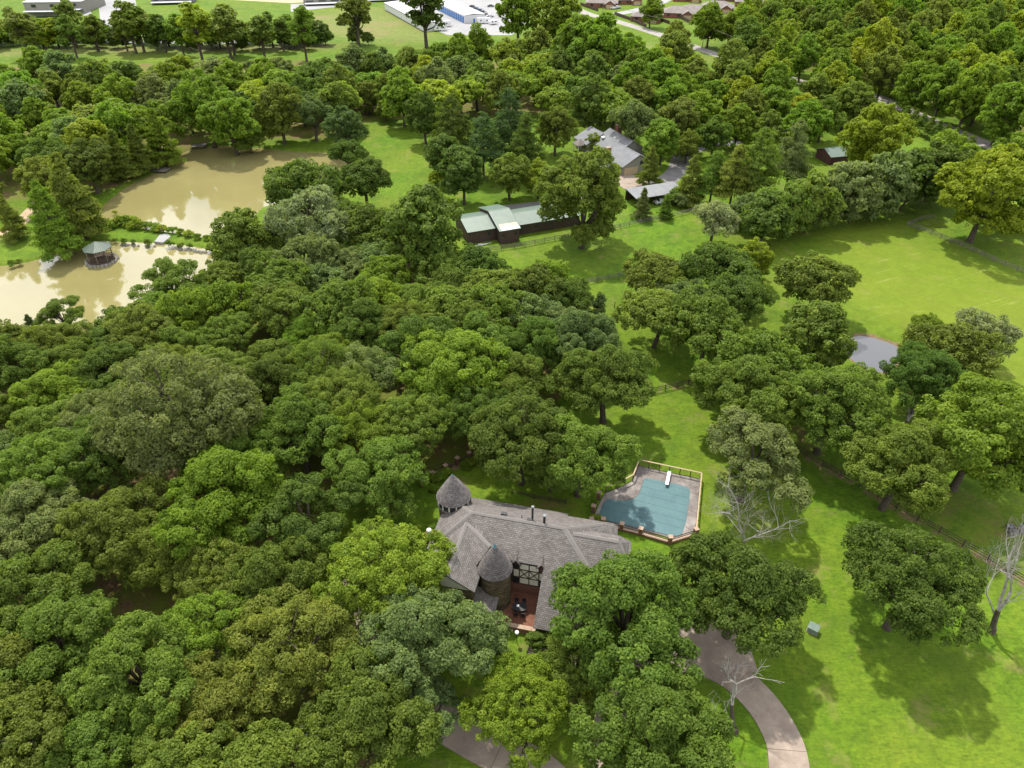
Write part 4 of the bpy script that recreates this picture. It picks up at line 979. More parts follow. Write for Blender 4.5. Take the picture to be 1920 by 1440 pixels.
obj('board', MB().box((1.0,0,.62), (3.1,.5,.07)), M['white'], DB); obj('stand', MB().box((-.25,0,.3), (.5,.42,.55)), M['white'], DB); obj('fulcrum', MB().box((.9,0,.33), (.2,.5,.5)), M['white'], DB)

BOX = MB().box((0,0,0), (1,1,1)).mesh('rail', M['fencewood'])
def unitbox(mat): return MB().box((0,0,0), (1,1,1)).mesh('piece', mat)
UB = {}
def piece(name, a, b, w, h, mat, parent):
    """a straight bar from a to b"""
    if mat not in UB: UB[mat] = unitbox(M[mat])
    o = bpy.data.objects.new(name, UB[mat]); d = b-a; o.location = (a+b)/2
    o.rotation_euler = d.to_track_quat('X', 'Z').to_euler(); o.scale = (d.length, w, h); return link(o, parent)
def fence(name, pts, label, spacing=2.6, h=1.3, rails=(.4, .8, 1.18), post=.13, mat='fencewood', rail=(.05, .12), topmat=None, group=None, mesh=False):
    o0 = pts[0]; F = thing(name, label, 'fence', o0, 0, group)
    P = []
    for a, b in zip(pts[:-1], pts[1:]):
        n = max(1, round((b-a).length/spacing)); P += [a.lerp(b, i/n) for i in range(n)]
    P.append(pts[-1]); P = [p-o0 for p in P]
    Zu = Vector((0, 0, 1))
    for p in P: piece('post', p-Zu*.2, p+Zu*(h+.06), post, post, mat, F)
    for a, b in zip(P[:-1], P[1:]):
        for r in rails:
            j = RND.uniform(-.025, .025)
            piece('rail', a+Zu*(r+j), b+Zu*(r+RND.uniform(-.025, .025)), rail[0], rail[1], mat, F)
        if topmat: piece('cap_rail', a+Zu*(h+.1), b+Zu*(h+.1), .2, .07, topmat, F)
        if mesh:
            for k in range(1, 8): t = k/8; q = a.lerp(b, t); piece('wire', q+Zu*.08, q+Zu*h, .012, .012, 'black', F)
    return F
fence('pool_fence', [at(u, v) for u, v in [(1303,1003),(1313,899),(1197,874),(1186,902),(1157,917),(1135,924)]], 'dark post fence with a pale top rail round the far side of the pool', 1.6, 1.25, (.1,), .12, 'fencewood', (.05, .07), 'palewood', mesh=True)
def pillarfence(name, pts, label, hp=1.35, base=.35, spacing=2.9):
    o0 = pts[0]; F = thing(name, label, 'fence', o0); Zu = Vector((0, 0, 1)); P = []
    for a, b in zip(pts[:-1], pts[1:]):
        n = max(1, round((b-a).length/spacing)); P += [a.lerp(b, i/n) for i in range(n)]
    P.append(pts[-1]); P = [p-o0 for p in P]
    for i, p in enumerate(P):
        d = P[min(i+1, len(P)-1)]-P[max(i-1, 0)]; rz = math.atan2(d.y, d.x)
        q = obj('pillar', MB().box((0,0,hp/2-.1), (.5,.5,hp+.2)), M['brick'], F, uv=True, loc=p, rz=rz)
        obj('pillar_cap', MB().box((0,0,hp+.045), (.64,.64,.09)), M['tan'], q)
    for a, b in zip(P[:-1], P[1:]):
        if base:
            d = b-a; L_ = d.length-.5
            w_ = obj('base_wall', MB().box((0,0,base/2-.1), (L_,.32,base+.2)), M['brick'], F, uv=True, loc=(a+b)/2, rz=math.atan2(d.y, d.x)); obj('coping', MB().box((0,0,base+.03), (L_,.42,.07)), M['tan'], w_)
        for z in (base+.35, base+.72): piece('rail', a+Zu*z, b+Zu*z, .07, .09, 'fencewood', F)
pillarfence('pool_wall', [at(u, v) for u, v in [(1303,1004),(1255,1019),(1200,1003),(1130,985),(1108,985)]], 'low brick wall with pillars and dark rails on the house side of the pool')
pillarfence('pillar_fence', [at(u, v) for u, v in [(792,912),(812,898),(836,884),(858,870),(880,860),(905,852)]], 'brick pillars with dark planks along the back lawn', 1.3, .0, 2.4)
pillarfence('pillar_fence', [at(u, v) for u, v in [(1108,985),(1112,960),(1122,935)]], 'short brick-pillar fence between the back lawn and the pool', 1.3, .0, 2.4)
fence('rail_fence', FENCE_WOOD, 'dark wire and post fence along the edge of the oak wood', 2.6, 1.3, (.35, .75, 1.2), .12, 'fencewood', (.03, .05))
fence('rail_fence', FENCE_EAST, 'dark rail fence running under the oaks east of the lawn', 2.6, 1.3)
fence('rail_fence', FENCE_MID, 'brown rail fence closing the lawn above the pool', 2.4, 1.3)
fence('rail_fence', [at(u, v) for u, v in [(915,472),(965,466),(1040,451),(1090,444),(1180,424),(1260,408),(1350,386)]], 'weathered rail fence between the barn yard and the pasture', 3., 1.35, mat='greywood')
fence('rail_fence', [at(u, v) for u, v in [(1040,552),(1100,533),(1160,521),(1230,508),(1300,492)]], 'weathered rail fence at the lower edge of the small pasture', 3., 1.35, mat='greywood')
fence('rail_fence', [at(u, v) for u, v in [(1700,424),(1745,440),(1800,462),(1860,490),(1930,518),(2000,548)]], 'long weathered rail fence across the mown pasture', 3., 1.35, mat='greywood')
fence('rail_fence', [at(u, v) for u, v in [(1700,424),(1725,414),(1750,410)]], 'short return of the pasture fence under the huge pecan', 3., 1.35, mat='greywood')
fence('rail_fence', [at(u, v) for u, v in [(1500,352),(1560,342),(1625,330)]], 'weathered rail fence below the dark red shed', 3., 1.35, mat='greywood')
fence('rail_fence', [at(u, v) for u, v in [(1060,945),(1000,935),(960,925)]], 'low plank fence under the oaks on the back lawn', 2.4, 1.0, (.35, .7))
for px in ((1128,570), (1152,577)): tag(obj('fence_post', MB().box((0,0,.65), (.14,.14,1.5)).box((0,0,1.42), (.18,.18,.06)), M['fencewood'], loc=at(*px)), 'single old wooden post standing in the grass lane', 'post', 'lone posts in the grass lane')
G = thing('utility_box', 'green metal utility box on the lawn by the driveway', 'utility box', at(1523,1183), math.radians(-35))
obj('cabinet', MB().box((0,0,.38), (1.15,.9,.8)), M['greenbox'], G); obj('lid', MB().slab([(-.62,-.5,.82), (.62,-.5,.82), (.62,.5,.98), (-.62,.5,.98)], .12), M['greenbox'], G); obj('pad', MB().box((0,0,.02), (1.28,1.05,.1)), M['concrete'], G)

# ------------------------------------------------------------------ barn
def gable(parent, x0, x1, y0, y1, he, hr, axis, wall_m, roof_m, oh=.35, uvw=True, t=.12, name='roof'):
    w = MB(); w.prism([(x0,y0), (x1,y0), (x1,y1), (x0,y1)], 0, he)
    if axis == 'x':
        m = (y0+y1)/2
        for x in (x0, x1): w.add([(x,y0,he), (x,m,hr), (x,y1,he)], [(0,1,2)])
        s = (hr-he)/(m-y0); d = Vector((0, 0, t)); e = he-s*oh
        R1 = [(x0-oh,m,hr), (x1+oh,m,hr), (x1+oh,y0-oh,e), (x0-oh,y0-oh,e)]; R2 = [(x0-oh,m,hr), (x1+oh,m,hr), (x1+oh,y1+oh,e), (x0-oh,y1+oh,e)]
        rg = ((x0-oh,m,hr), (x1+oh,m,hr))
    else:
        m = (x0+x1)/2
        for y in (y0, y1): w.add([(x0,y,he), (m,y,hr), (x1,y,he)], [(0,1,2)])
        s = (hr-he)/(m-x0); e = he-s*oh
        R1 = [(m,y0-oh,hr), (m,y1+oh,hr), (x0-oh,y1+oh,e), (x0-oh,y0-oh,e)]; R2 = [(m,y0-oh,hr), (m,y1+oh,hr), (x1+oh,y1+oh,e), (x1+oh,y0-oh,e)]
        rg = ((m,y0-oh,hr), (m,y1+oh,hr))
    up = lambda R: [(p[0], p[1], p[2]+t) for p in R]
    wo = obj('wall', w, M[wall_m], parent, uv=True)
    a = obj(name, MB().slab(up(R1), t), M[roof_m], parent, uv=True); b = obj(name, MB().slab(up(R2), t), M[roof_m], parent, uv=True)
    c = Vector(rg[0]); d = Vector(rg[1]); n = (d-c).normalized().cross(Vector((0, 0, 1)))*.2; k = Vector((0, 0, t+.05)); lo = Vector((0, 0, t-.03))
    obj('ridge_cap', MB().add([c-n+lo, c+k, c+n+lo, d-n+lo, d+k, d+n+lo], [(0,1,4,3), (1,2,5,4)]), M[roof_m], a, uv=True)
    return wo, a, b
q = at(879.5, 458); B = thing('barn', 'long brown metal barn with a stepped pale green roof', 'barn', q, math.radians(21.3))
w1, _, _ = gable(B, 0, 7.0, 0, 10.4, 3.2, 4.5, 'x', 'brownrib', 'greenroof')
w2, r2, _ = gable(B, 7.1, 12, -3.0, 12.3, 3.6, 5.6, 'x', 'brownrib', 'greenroof')
w3, _, _ = gable(B, 12.1, 30, .6, 9.8, 2.7, 3.9, 'x', 'brownrib', 'greenroof')
sl = (5.6-3.6)/(4.65+3.0)
for y0, y1, mt, nm in ((-3.3,-2.1,'barewhite','bare_sheet'), (-2.1,-.9,'rustroof','rust_sheet')):
    zz = lambda y: 5.6+.12+sl*(y-4.65)
    for i in range(5): obj(nm, MB().slab([(7.4+i*.95,y0,zz(y0)+.03), (8.33+i*.95,y0,zz(y0)+.03), (8.33+i*.95,y1,zz(y1)+.03), (7.4+i*.95,y1,zz(y1)+.03)], .02), M[mt], r2, uv=True)
obj('door', MB().box((-.03,2.6,1.25), (.08,3.6,2.5)), M['rustwall'], w1); obj('window', MB().box((5.2,-.03,2.0), (.7,.08,.7)), M['glass'], w1)
obj('window', MB().box((-.03,7.4,1.9), (.08,.5,.6)), M['glass'], w1)
for x in (7.9, 11.2): obj('window', MB().box((x,-3.03,2.3), (.6,.08,.6)), M['glass'], w2)
for x in (14, 18, 22): obj('window', MB().box((x,.57,1.6), (.8,.08,.6)), M['glass'], w3)
bp = thing('pipe_pile', 'heap of bent white pipes lying against the barn wall', 'pipes', at(893,461), .3)
for i in range(7): obj('pipe', MB().tube([(RND.uniform(-.5,.2),RND.uniform(-.4,.4),.08), (RND.uniform(.5,1.2),RND.uniform(-.4,.4),RND.uniform(.1,.5)), (RND.uniform(1.4,4.2),RND.uniform(-.2,.5),.08)], [.07]*3, 6), M['white'], bp)

# ------------------------------------------------------------------ ranch house and its yard
q = at(1040+760/6, 200+780/6); R = thing('ranch_house', 'grey-roofed ranch house with brick chimneys and garage', 'house', q, math.radians(24))
a1, s1, s2 = gable(R, 0, 10.4, 0, 14, 2.9, 5.7, 'y', 'greywall', 'greyroof', .5)
a2, t1, t2 = gable(R, 2.6, 14.2, 9, 22.4, 3.3, 6.7, 'y', 'greywall', 'greyroof', .5)
a3, u1, u2 = gable(R, 0.2, 11.4, 22.5, 30, 2.9, 5.5, 'y', 'greywall', 'greyroof', .5)
a4, v1, v2 = gable(R, -6.5, -.1, 2.2, 9, 2.6, 3.6, 'x', 'greywall', 'greyroof', .4)
def chim(parent, x, y, w, h, z0=0):
    c = obj('chimney', MB().box((x,y,(z0+h)/2), (w,w*.75,h-z0)), M['redbrick'], parent, uv=True); obj('chimney_cap', MB().box((x,y,h+.06), (w+.25,w*.75+.25,.12)), M['concrete'], c)
chim(R, -2.4, 5.2, 1.5, 7.2); chim(R, 10.4, 20.5, 1.6, 8.2)
obj('window', MB().box((6.6,-.04,3.1), (1.0,.1,1.3)), M['glass'], a1); 
for x in (5.95, 7.25): obj('shutter', MB().box((x,-.05,3.1), (.25,.1,1.3)), M['black'], a1)
obj('garage_door', MB().box((2.9,-.04,1.1), (4.6,.1,2.2)), M['palewood'], a1)
for x, y in ((9.0,12),(6.6,16.5),(7.2,18.6),(5.6,26)): obj('roof_vent', MB().box((x,y,5.7 if y<22 else 5.2), (.4,.4,.5)), M['white'], R)
for x, y in ((4.6,20.2),(5.2,13.2)): obj('skylight', MB().box((x,y,5.1-(.0 if y>15 else .0)), (.9,1.2,.35)), M['white'], R)
obj('window', MB().box((-.04,11,1.7), (.1,1.2,1.2)), M['glass'], a1)
pv = thing('porch_pavilion', 'small dark-roofed pavilion beside the ranch house front', 'pavilion', at(1087,283), math.radians(24))
for x in (-1.5,1.5):
    for y in (-1.5,1.5): obj('post', MB().box((x,y,1.2), (.16,.16,2.4)), M['white'], pv)
for i in range(4):
    w = [(-2,-2),(2,-2),(2,2),(-2,2)]; a = w[i]; b = w[(i+1) % 4]; obj('roof', MB().slab([(a[0],a[1],2.4), (b[0],b[1],2.4), (0,0,3.9)], .1), M['tanroof'], pv)
c0 = at(1175,356,3.2); c1 = at(1265,342.5,3.2); e = c1-c0; cl = e.length
C = thing('carport', 'long low carport with a pale grey roof and dark open sides', 'carport', (c0.x, c0.y, 0), math.atan2(e.y, e.x))
obj('roof', MB().slab([(0,0,3.3), (cl,0,3.3), (cl,-5.6,2.7), (0,-5.6,2.7)], .15), M['paleroof'], C, uv=True); obj('back_slope', MB().slab([(0,0,3.3), (cl,0,3.3), (cl,1.2,3.1), (0,1.2,3.1)], .15), M['paleroof'], C, uv=True)
for i in range(6):
    for y in (-5.2, .9): obj('post', MB().box((.4+i*(cl-.8)/5,y,1.4), (.16,.16,2.8)), M['timber'], C)
obj('back_wall', MB().box((cl/2,.6,1.3), (cl-.6,.12,2.6)), M['timber'], C)
q = at(1555,310); SH = thing('shed', 'dark red board shed with a dull green metal roof', 'shed', q, math.radians(14))
ws, _, _ = gable(SH, 0, 9.5, 0, 7.5, 2.7, 4.0, 'x', 'darkredrib', 'greenroof', .5)
obj('door', MB().box((-.03,3.2,1.05), (.08,1.4,2.1)), M['timber'], ws)
bt = thing('boat', 'small silver flat boat lying beside the dark red shed', 'boat', at(1580,311), math.radians(8))
obj('hull', MB().add([(-2.2,-.7,.55), (1.5,-.7,.55), (2.4,0,.62), (1.5,.7,.55), (-2.2,.7,.55), (-2.1,-.5,.05), (1.4,-.5,.05), (2.0,0,.2), (1.4,.5,.05), (-2.1,.5,.05)], [(5,9,8,7,6), (0,5,6,1), (1,6,7,2), (2,7,8,3), (3,8,9,4), (4,9,5,0)]), M['metal'], bt)
for x in (-1.2, .2): obj('bench', MB().box((x,0,.42), (.3,1.25,.05)), M['greywood'], bt)
q = at(1462,240); FH = thing('farmhouse', 'pale farmhouse with a light green metal roof among trees', 'house', q, math.radians(20))
wf, _, _ = gable(FH, 0, 14, 0, 9, 2.9, 5.0, 'x', 'greywall', 'greenroof', .5); gable(FH, -4, 3.8, -4.5, 5, 2.6, 4.2, 'y', 'greywall', 'greenroof', .5)

# ------------------------------------------------------------------ ponds: gazebo, bridge, docks, weir
q = at(190, 486); GZ = thing('gazebo', 'eight-sided wooden gazebo with a green metal roof standing in the pond', 'gazebo', (q.x, q.y, -.5), math.radians(35))
oct_ = [(2.9*math.cos(a+.39), 2.9*math.sin(a+.39)) for a in np.linspace(0, 2*math.pi, 9)[:-1]]
obj('deck', MB().prism([(x*1.1, y*1.1) for x, y in oct_], .55, .72), M['fencewood'], GZ)
obj('base', MB().prism([(x*1.2, y*1.2) for x, y in oct_], -.6, .35), M['rock'], GZ)
for i in range(26):
    a = i/26*6.283; r = 3.35+RND.uniform(-.1, .25); mb = MB(); s_ = RND.uniform(.25, .42)
    mb.tube([(0,0,-.3), (0,0,0), (.03,.02,s_*.8)], [s_*1.1, s_, s_*.5], 6); obj('stone', mb, M['rock'], GZ, loc=(r*math.cos(a), r*math.sin(a), .28), rz=a)
for i, (x, y) in enumerate(oct_):
    obj('post', MB().box((x*.97, y*.97, 2.1), (.16,.16,2.9)), M['greywood'], GZ)
    x2, y2 = oct_[(i+1) % 8]
    rs = obj('roof_panel', MB().slab([(x*1.1, y*1.1, 3.5), (x2*1.1, y2*1.1, 3.5), (0, 0, 5.0)], .1), M['gazeboroof'], GZ, uv=True)
    if i != 3:
        for z in (1.05, 1.5): piece('railing', Vector((x*.97, y*.97, z)), Vector((x2*.97, y2*.97, z)), .06, .09, 'fencewood', GZ)
        for t in (.2, .4, .6, .8): piece('baluster', Vector((x*.97, y*.97, .7)).lerp(Vector((x2*.97, y2*.97, .7)), t), Vector((x*.97, y*.97, 1.5)).lerp(Vector((x2*.97, y2*.97, 1.5)), t), .05, .05, 'fencewood', GZ)
a = at(152,452); b = at(176,476); d = b-a
BR = thing('footbridge', 'narrow plank footbridge with hand rails leading to the gazebo', 'footbridge', (a.x, a.y, 0), math.atan2(d.y, d.x)); n = int(d.length/.3)
for i in range(n): obj('plank', MB().box((.15+i*.3,0,.28), (.27,1.3,.06)), M['greywood'], BR)
for s_ in (-.65, .65):
    piece('handrail', Vector((0, s_, 1.2)), Vector((d.length, s_, 1.2)), .07, .09, 'greywood', BR)
    for i in range(6): piece('post', Vector((i*d.length/5, s_, -1.2)), Vector((i*d.length/5, s_, 1.2)), .09, .09, 'greywood', BR)
def dock(px, rz, L_, W_, label):
    q = at(*px); D = thing('dock', label, 'dock', (q.x, q.y, 0), rz)
    for i in range(int(L_/.45)): obj('plank', MB().box((i*.45,0,.12), (.42,W_,.08)), M['greywood'], D)
    for x in (0, L_-.4):
        for y in (-W_/2, W_/2): obj('pile', MB().cyl((x, y), .1, -1.6, .5, 8), M['fencewood'], D)
dock((286,318), math.radians(-8), 5.5, 3.2, 'dark plank dock at the cypress shore of the upper pond')
dock((362,274), math.radians(10), 4.5, 3.5, 'pale plank dock under the trees at the head of the upper pond')
WR = [at(u, v) for u, v in [(290,453),(306,455),(320,444),(314,438),(300,440)]]
tag(obj('spillway_slab', MB().prism([(p.x, p.y) for p in WR], -.6, .08).prism([(WR[0].x, WR[0].y), (WR[1].x, WR[1].y), (WR[1].x, WR[1].y-.25), (WR[0].x, WR[0].y-.25)], -.7, .2), M['lot']), 'pale concrete spillway slab across the grassy dam', 'spillway')
def rocks(pts, n, label, sz=(.25, .55)):
    for i in range(n):
        t = RND.random()*(len(pts)-1); k = int(t); p = pts[k].lerp(pts[k+1], t-k); s_ = RND.uniform(*sz)
        mb = MB(); mb.tube([(0,0,-.3), (0,0,.05), (.05,.03,s_*.6)], [s_*1.1, s_, s_*.55], 6)
        v = [tuple(c*RND.uniform(.85, 1.15) for c in w) for w in mb.v]; mb.v = v
        tag(obj('bank_rock', mb, M['rock'], loc=(p.x+RND.uniform(-.3,.3), p.y+RND.uniform(-.3,.3), -.3)), label, 'rock', label)
rocks([at(u, v) for u, v in [(222,456),(250,457),(288,460)]], 14, 'small grey rock along the rim of the grassy dam')
rocks([at(u, v) for u, v in [(322,462),(350,465),(388,472)]], 26, 'pale rock of the stone facing beside the spillway', (.3, .6))

# ------------------------------------------------------------------ vehicles
def car_meshes():
    prof = [(-2.2,.35),(-2.25,.75),(-2.1,.95),(-1.3,1.0),(-.9,1.42),(.55,1.45),(1.15,1.02),(2.0,.88),(2.25,.65),(2.2,.35)]
    mb = MB(); n = len(prof)
    for y, f in ((-.88,1), (.88,1)):
        mb.v += [(x, y*(.82 if z > 1.1 else 1), z) for x, z in prof]
    mb.f += [list(range(n)), list(range(n, 2*n))[::-1]]+[[i, i+n, (i+1) % n+n, (i+1) % n] for i in range(n)]; mb.m = [0]*len(mb.f)
    body = mb
    gl = MB()
    for s_ in (-1, 1): gl.add([(-1.05,s_*.79,1.05), (.95,s_*.80,1.05), (.5,s_*.735,1.36), (-.85,s_*.735,1.36)], [(0,1,2,3)])
    ws = MB().add([(.62,-.66,1.43), (.62,.66,1.43), (1.16,.78,1.05), (1.16,-.78,1.05)], [(0,1,2,3)])
    rw_ = MB().add([(-.95,-.66,1.41), (-.95,.66,1.41), (-1.33,.78,1.03), (-1.33,-.78,1.03)], [(0,1,2,3)])
    wh = MB(); wh.tube([(0,-.12,0), (0,.12,0)], [.33,.33], 14)
    return body, gl, ws, rw_, wh
_b, _g, _w, _r, _h = car_meshes()
CM = dict(g=_g.mesh('side_windows', M['glass']), w=_w.mesh('windscreen', M['glass']), r=_r.mesh('rear_window', M['glass']), h=_h.mesh('wheel', M['rubber']))
def paint(name, c):
    m, t, b = newmat(name); f = noise(t, coords(t), 1.2, 3); t.links.new(ramp(t, f, [(.3, tuple(x*.9 for x in c)), (.7, c)]), b.inputs['Base Color'])
    b.inputs['Roughness'].default_value = .25; b.inputs['Coat Weight'].default_value = .6; return m
PAINT = {k: paint('paint_'+k, c) for k, c in dict(white=(.75, .75, .76), black=(.02, .022, .028), blue=(.03, .05, .12), brown=(.12, .08, .07), silver=(.5, .51, .52), grey=(.2, .2, .21)).items()}
BODY = {}
def car(px, rz, colour, label, group=None, name='parked_car', s=1.0, cat='car'):
    q = at(*px); e = thing(name, label, cat, (q.x, q.y, .05), rz, group); e.scale = (s, s, s*1.05)
    if colour not in BODY: BODY[colour] = _b.mesh('body', PAINT[colour])
    obj('body', BODY[colour], None, e); 
    for k, nme in (('g','side_windows'), ('w','windscreen'), ('r','rear_window')):
        o = bpy.data.objects.new(nme, CM[k]); o.location.z = .012; o.scale = (1.004, 1.012, 1); link(o, e)
    for x in (-1.4, 1.4):
        for y in (-.8, .8): o = bpy.data.objects.new('wheel', CM['h']); o.location = (x, y, .33); link(o, e)
    return e
car((588,1372), .6, 'white', 'white car parked under the large oak by the driveway')
car((920,13), .1, 'black', 'dark car driving across the storage car park')
for i, (px, c) in enumerate([((886,14), 'black'), ((893,18), 'blue'), ((901,21), 'blue'), ((905,24), 'black')]): car(px, -.5, c, 'dark car in the line parked behind the storage units', 'dark cars behind the storage units')
car((911,29), -.2, 'brown', 'brown car parked at the corner of the storage units'); car((919,32), .2, 'silver', 'silver car parked by the grass strip beside the storage units')
car((1150,17), .2, 'white', 'white car standing on the side street'); car((1157,16), .2, 'silver', 'silver pickup standing on the side street', name='parked_car', s=1.15)
car((1355,103), -.4, 'black', 'black car driving on the country road', name='car')
car((1392,252), .4, 'black', 'black car parked beside the asphalt farm drive'); car((1240,382), .4, 'silver', 'silver car in the shade of the carport', s=.95)
def trailer(px, rz, L_, label, h=2.6):
    q = at(*px); e = thing('camper_trailer', label, 'trailer', (q.x, q.y, .05), rz)
    pr = [(-L_/2,.5),(-L_/2,h-.2),(-L_/2+.3,h),(L_/2-.5,h),(L_/2,h-.7),(L_/2-.2,.5)]; mb = MB()
    mb.v += [(x,-1.15,z) for x, z in pr]+[(x,1.15,z) for x, z in pr]; k = len(pr); mb.f += [list(range(k)), list(range(k, 2*k))[::-1]]+[[i, i+k, (i+1) % k+k, (i+1) % k] for i in range(k)]; mb.m = [0]*len(mb.f)
    obj('body', mb, PAINT['white'], e)
    for x in (-L_*.25, L_*.2): obj('window', MB().box((x,-1.16,1.7), (.9,.05,.6)), M['glass'], e)
    for y in (-1, 1): o = bpy.data.objects.new('wheel', CM['h']); o.location = (-.3, y, .35); link(o, e)
    piece('drawbar', Vector((L_/2-.3, 0, .45)), Vector((L_/2+1.2, 0, .45)), .12, .1, 'black', e)
trailer((832,50), .15, 8.5, 'long white camper with dark windows on the storage yard', 3.0); trailer((826,58), .25, 7, 'white camper nearest the trees on the storage yard', 2.8)
trailer((908,44), .1, 8, 'white camper parked beyond the end wall of the storage units', 3.0); trailer((925,46), .6, 5, 'short white trailer beside the camper at the units end', 2.2)

# ------------------------------------------------------------------ far buildings
q = at(871, 44); ST = thing('storage_units', 'white storage building with a row of blue roller doors', 'storage building', q, math.radians(113))
obj('wall', MB().prism([(0,0), (52,0), (52,-12.6), (0,-12.6)], 0, 4.2), M['metal'], ST); obj('roof', MB().slab([(-.3,.3,4.25), (52.3,.3,4.25), (52.3,-6.3,4.9), (-.3,-6.3,4.9)], .15), M['whiteroof'], ST); obj('roof', MB().slab([(-.3,-6.3,4.9), (52.3,-6.3,4.9), (52.3,-12.9,4.25), (-.3,-12.9,4.25)], .15), M['whiteroof'], ST)
for i in range(13): obj('roller_door', MB().box((2.2+i*3.9,.04,1.7), (3.0,.12,3.3)), M['bluedoor'], ST)
obj('door', MB().box((-.04,-6,1.1), (.1,1,2.2)), M['bluedoor'], ST)
a = at(722,19); b = at(800,63); d = b-a; SB = thing('storage_units', 'long white storage building beside the rough field', 'storage building', (a.x, a.y, 0), math.atan2(d.y, d.x))
obj('wall', MB().prism([(0,0), (78,0), (78,10), (0,10)], 0, 4.2), M['metal'], SB); obj('roof', MB().slab([(-.3,-.3,4.3), (78,-.3,4.3), (78,10.3,4.9), (-.3,10.3,4.9)], .2), M['whiteroof'], SB); obj('base_trim', MB().box((39,-.03,.15), (78,.1,.3)), M['black'], SB)
obj('roof_edge', MB().box((39,-.34,4.15), (78.4,.12,.2)), M['black'], SB)
for i in range(14): obj('roller_door', MB().box((3+i*5.2,10.04,1.7), (3.4,.12,3.2)), M['bluedoor'], SB)
def block(px, rz, L_, W_, h, label, roofm='whiteroof', wallm='greywall', nwin=3, name='warehouse'):
    q = at(*px); e = thing(name, label, 'building', q, rz)
    w = obj('wall', MB().prism([(0,0), (L_,0), (L_,W_), (0,W_)], 0, h), M[wallm], e); obj('roof', MB().prism([(-.3,-.3), (L_+.3,-.3), (L_+.3,W_+.3), (-.3,W_+.3)], h, h+.35), M[roofm], e)
    obj('canopy', MB().box((L_/2,-2.4,h*.42), (L_*.96,4.8,.3)), M['metal'], e)
    for i in range(nwin): obj('window', MB().box((L_*(i+.5)/nwin,-.05,h*.75), (L_*.12,.12,h*.2)), M['glass'], e)
    return e
block((52,31), math.radians(4), 22, 30, 7.5, 'grey industrial building beyond the tall tree row', nwin=2); block((102,26), math.radians(4), 18, 34, 6.5, 'lower grey industrial building with a white roof edge', nwin=2)
block((285,8), math.radians(10), 26, 12, 3.2, 'low dark building at the edge of the pale car park', nwin=4, wallm='asphalt')
block((570,10), math.radians(12), 40, 14, 3.0, 'long low white-roofed shed beyond the rough field', nwin=5, name='shed_row'); block((650,4), math.radians(12), 40, 12, 3.0, 'second low white-roofed shed next to the storage lane', nwin=5, name='shed_row')
def hip_house(px, rz, L_, W_, label, he=2.7, hr=5.6, roofm='tanroof'):
    q = at(*px); e = thing('suburban_house', label, 'house', q, rz); w = obj('wall', MB().prism([(0,0), (L_,0), (L_,W_), (0,W_)], 0, he), M['redbrick'], e, uv=True)
    o_ = .5; m = W_/2; A, Bq, Cq, D = (-o_,-o_,he), (L_+o_,-o_,he), (L_+o_,W_+o_,he), (-o_,W_+o_,he); r0 = (m*.9,m,hr); r1 = (L_-m*.9,m,hr)
    for p in ([A,Bq,r1,r0], [Cq,D,r0,r1], [D,A,r0], [Bq,Cq,r1]): obj('roof', MB().slab([(x,y,z+.05) for x, y, z in p], .2), M[roofm], e)
    for i in range(3): f = obj('window', MB().box((L_*(.2+.3*i),-.04,1.5), (1.3,.1,1.2)), M['glass'], w)
    g0 = L_*.62
    gb = obj('wing', MB().prism([(g0,-4), (g0+6,-4), (g0+6,-.02), (g0,-.02)], 0, he-.1).add([(g0,-4,he-.1), (g0+3,-4,he+1.8), (g0+6,-4,he-.1)], [(0,2,1)]), M['redbrick'], e, uv=True)
    for sx in (-.5, 6.5): obj('wing_roof', MB().slab([(g0+3,-4.5,he+1.95), (g0+3,W_*.4,he+1.95), (g0+sx,W_*.1,he-.15), (g0+sx,-4.5,he-.15)], .15), M[roofm], gb)
    obj('garage_door', MB().box((g0+3,-4.05,1.1), (4.4,.1,2.2)), M['palewood'], gb)
hip_house((1098,14), math.radians(-8), 20, 13, 'brown-roofed brick house at the corner of the side street'); hip_house((1152,9), math.radians(8), 18, 12, 'brown-roofed brick house across from the parked white car')
hip_house((1182,40), math.radians(-18), 17, 13, 'small brick house right behind the long board fence'); hip_house((1240,33), math.radians(-14), 20, 14, 'grey-roofed brick house beside the roadside tree'); hip_house((1270,30), math.radians(-14), 20, 14, 'wide grey-roofed house next to the roadside-tree house')
hip_house((1315,22), math.radians(-14), 19, 13, 'grey-roofed house above the tall bright tree'); hip_house((1262,3), math.radians(-6), 18, 12, 'brick house at the top of the side street'); hip_house((1378,12), math.radians(-14), 18, 12, 'brick house with a dark window bay near the far wood')
hip_house((1340,2), math.radians(-10), 20, 12, 'far grey-roofed house at the wood edge')
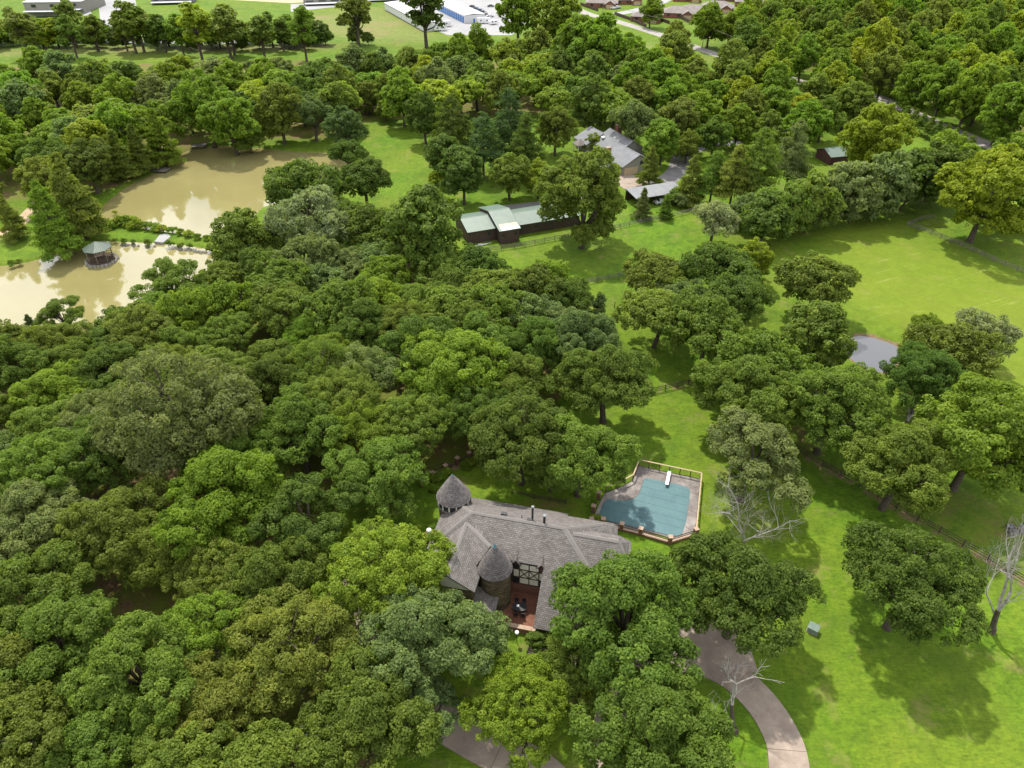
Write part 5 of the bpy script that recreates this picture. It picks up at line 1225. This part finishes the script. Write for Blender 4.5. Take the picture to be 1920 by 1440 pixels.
def boards(px, label):
    pts = [at(u, v) for u, v in px]; F = thing('board_fence', label, 'fence', pts[0])
    for a, b in zip(pts[:-1], pts[1:]):
        n = max(1, int((b-a).length/2.4))
        for i in range(n):
            p = a.lerp(b, i/n)-pts[0]; q = a.lerp(b, (i+.96)/n)-pts[0]; piece('panel', p+Vector((0,0,.9)), q+Vector((0,0,.9)), .06, 1.8, 'fencewood', F); piece('post', p, p+Vector((0,0,1.95)), .12, .12, 'fencewood', F)
boards([(1088,10),(1122,22)], 'brown board fence behind the corner house'); boards([(1152,28),(1180,38),(1212,52)], 'long brown board fence between the small brick house and the road')
boards([(1236,38),(1256,46)], 'short board fence by the grey-roofed house'); boards([(1272,33),(1296,46)], 'board fence sloping down from the wide grey house'); boards([(1372,32),(1405,28)], 'dark board fence near the far wood')
# utility poles and wires along the country road
PT = []
for i, (px, h) in enumerate([((1081,33),9), ((1129,42),10), ((1154,49),10), ((1316,92),11), ((1560,178),10), ((1745,236),10)]):
    q = at(*px); U = thing('utility_pole', ['short utility pole by the road bend','utility pole beside the side street mouth','utility pole before the long board fence','utility pole with a double crossarm above the road','utility pole hidden among the farmhouse trees','utility pole beside the row of roadside pines'][i], 'utility pole', q)
    obj('pole', MB().tube([(0,0,-.5), (0,0,h)], [.17,.11], 9), M['greywood'], U); obj('crossarm', MB().box((0,0,h-.6), (.14,2.4,.14)), M['greywood'], U)
    for y in (-1.1, 0, 1.1): obj('insulator', MB().cyl((0,y), .06, h-.53, h-.3, 6), M['white'], U)
    PT.append((q, h))
wr = thing('power_lines', 'thin power lines strung between the utility poles', 'wires', (0, 0, 0))
for (a, ha), (b, hb) in zip(PT[:-1], PT[1:]):
    for y in (-1.1, 0, 1.1):
        pts = [Vector((a.x, a.y+y, ha-.3)).lerp(Vector((b.x, b.y+y, hb-.3)), t)-Vector((0, 0, 5.5*t*(1-t)*((b-a).length/100))) for t in np.linspace(0, 1, 9)]
        obj('wire', MB().tube(pts, [.022]*9, 4), M['greywood'], wr)
for i in range(9):
    tag(obj('scrap_piece', MB().box((0,0,.2), (RND.uniform(.4,1.2), RND.uniform(.3,.8), RND.uniform(.25,.6)), RND.random()*3).box((.2,.1,.5), (.3,.25,.3), RND.random()), [M['greywood'], M['asphalt'], M['paleroof']][i % 3], loc=at(1905+RND.uniform(-15,25), 992+RND.uniform(-10,12))), 'piece of scrap lying in the shade behind the east fence', 'scrap', 'scrap behind the east fence')
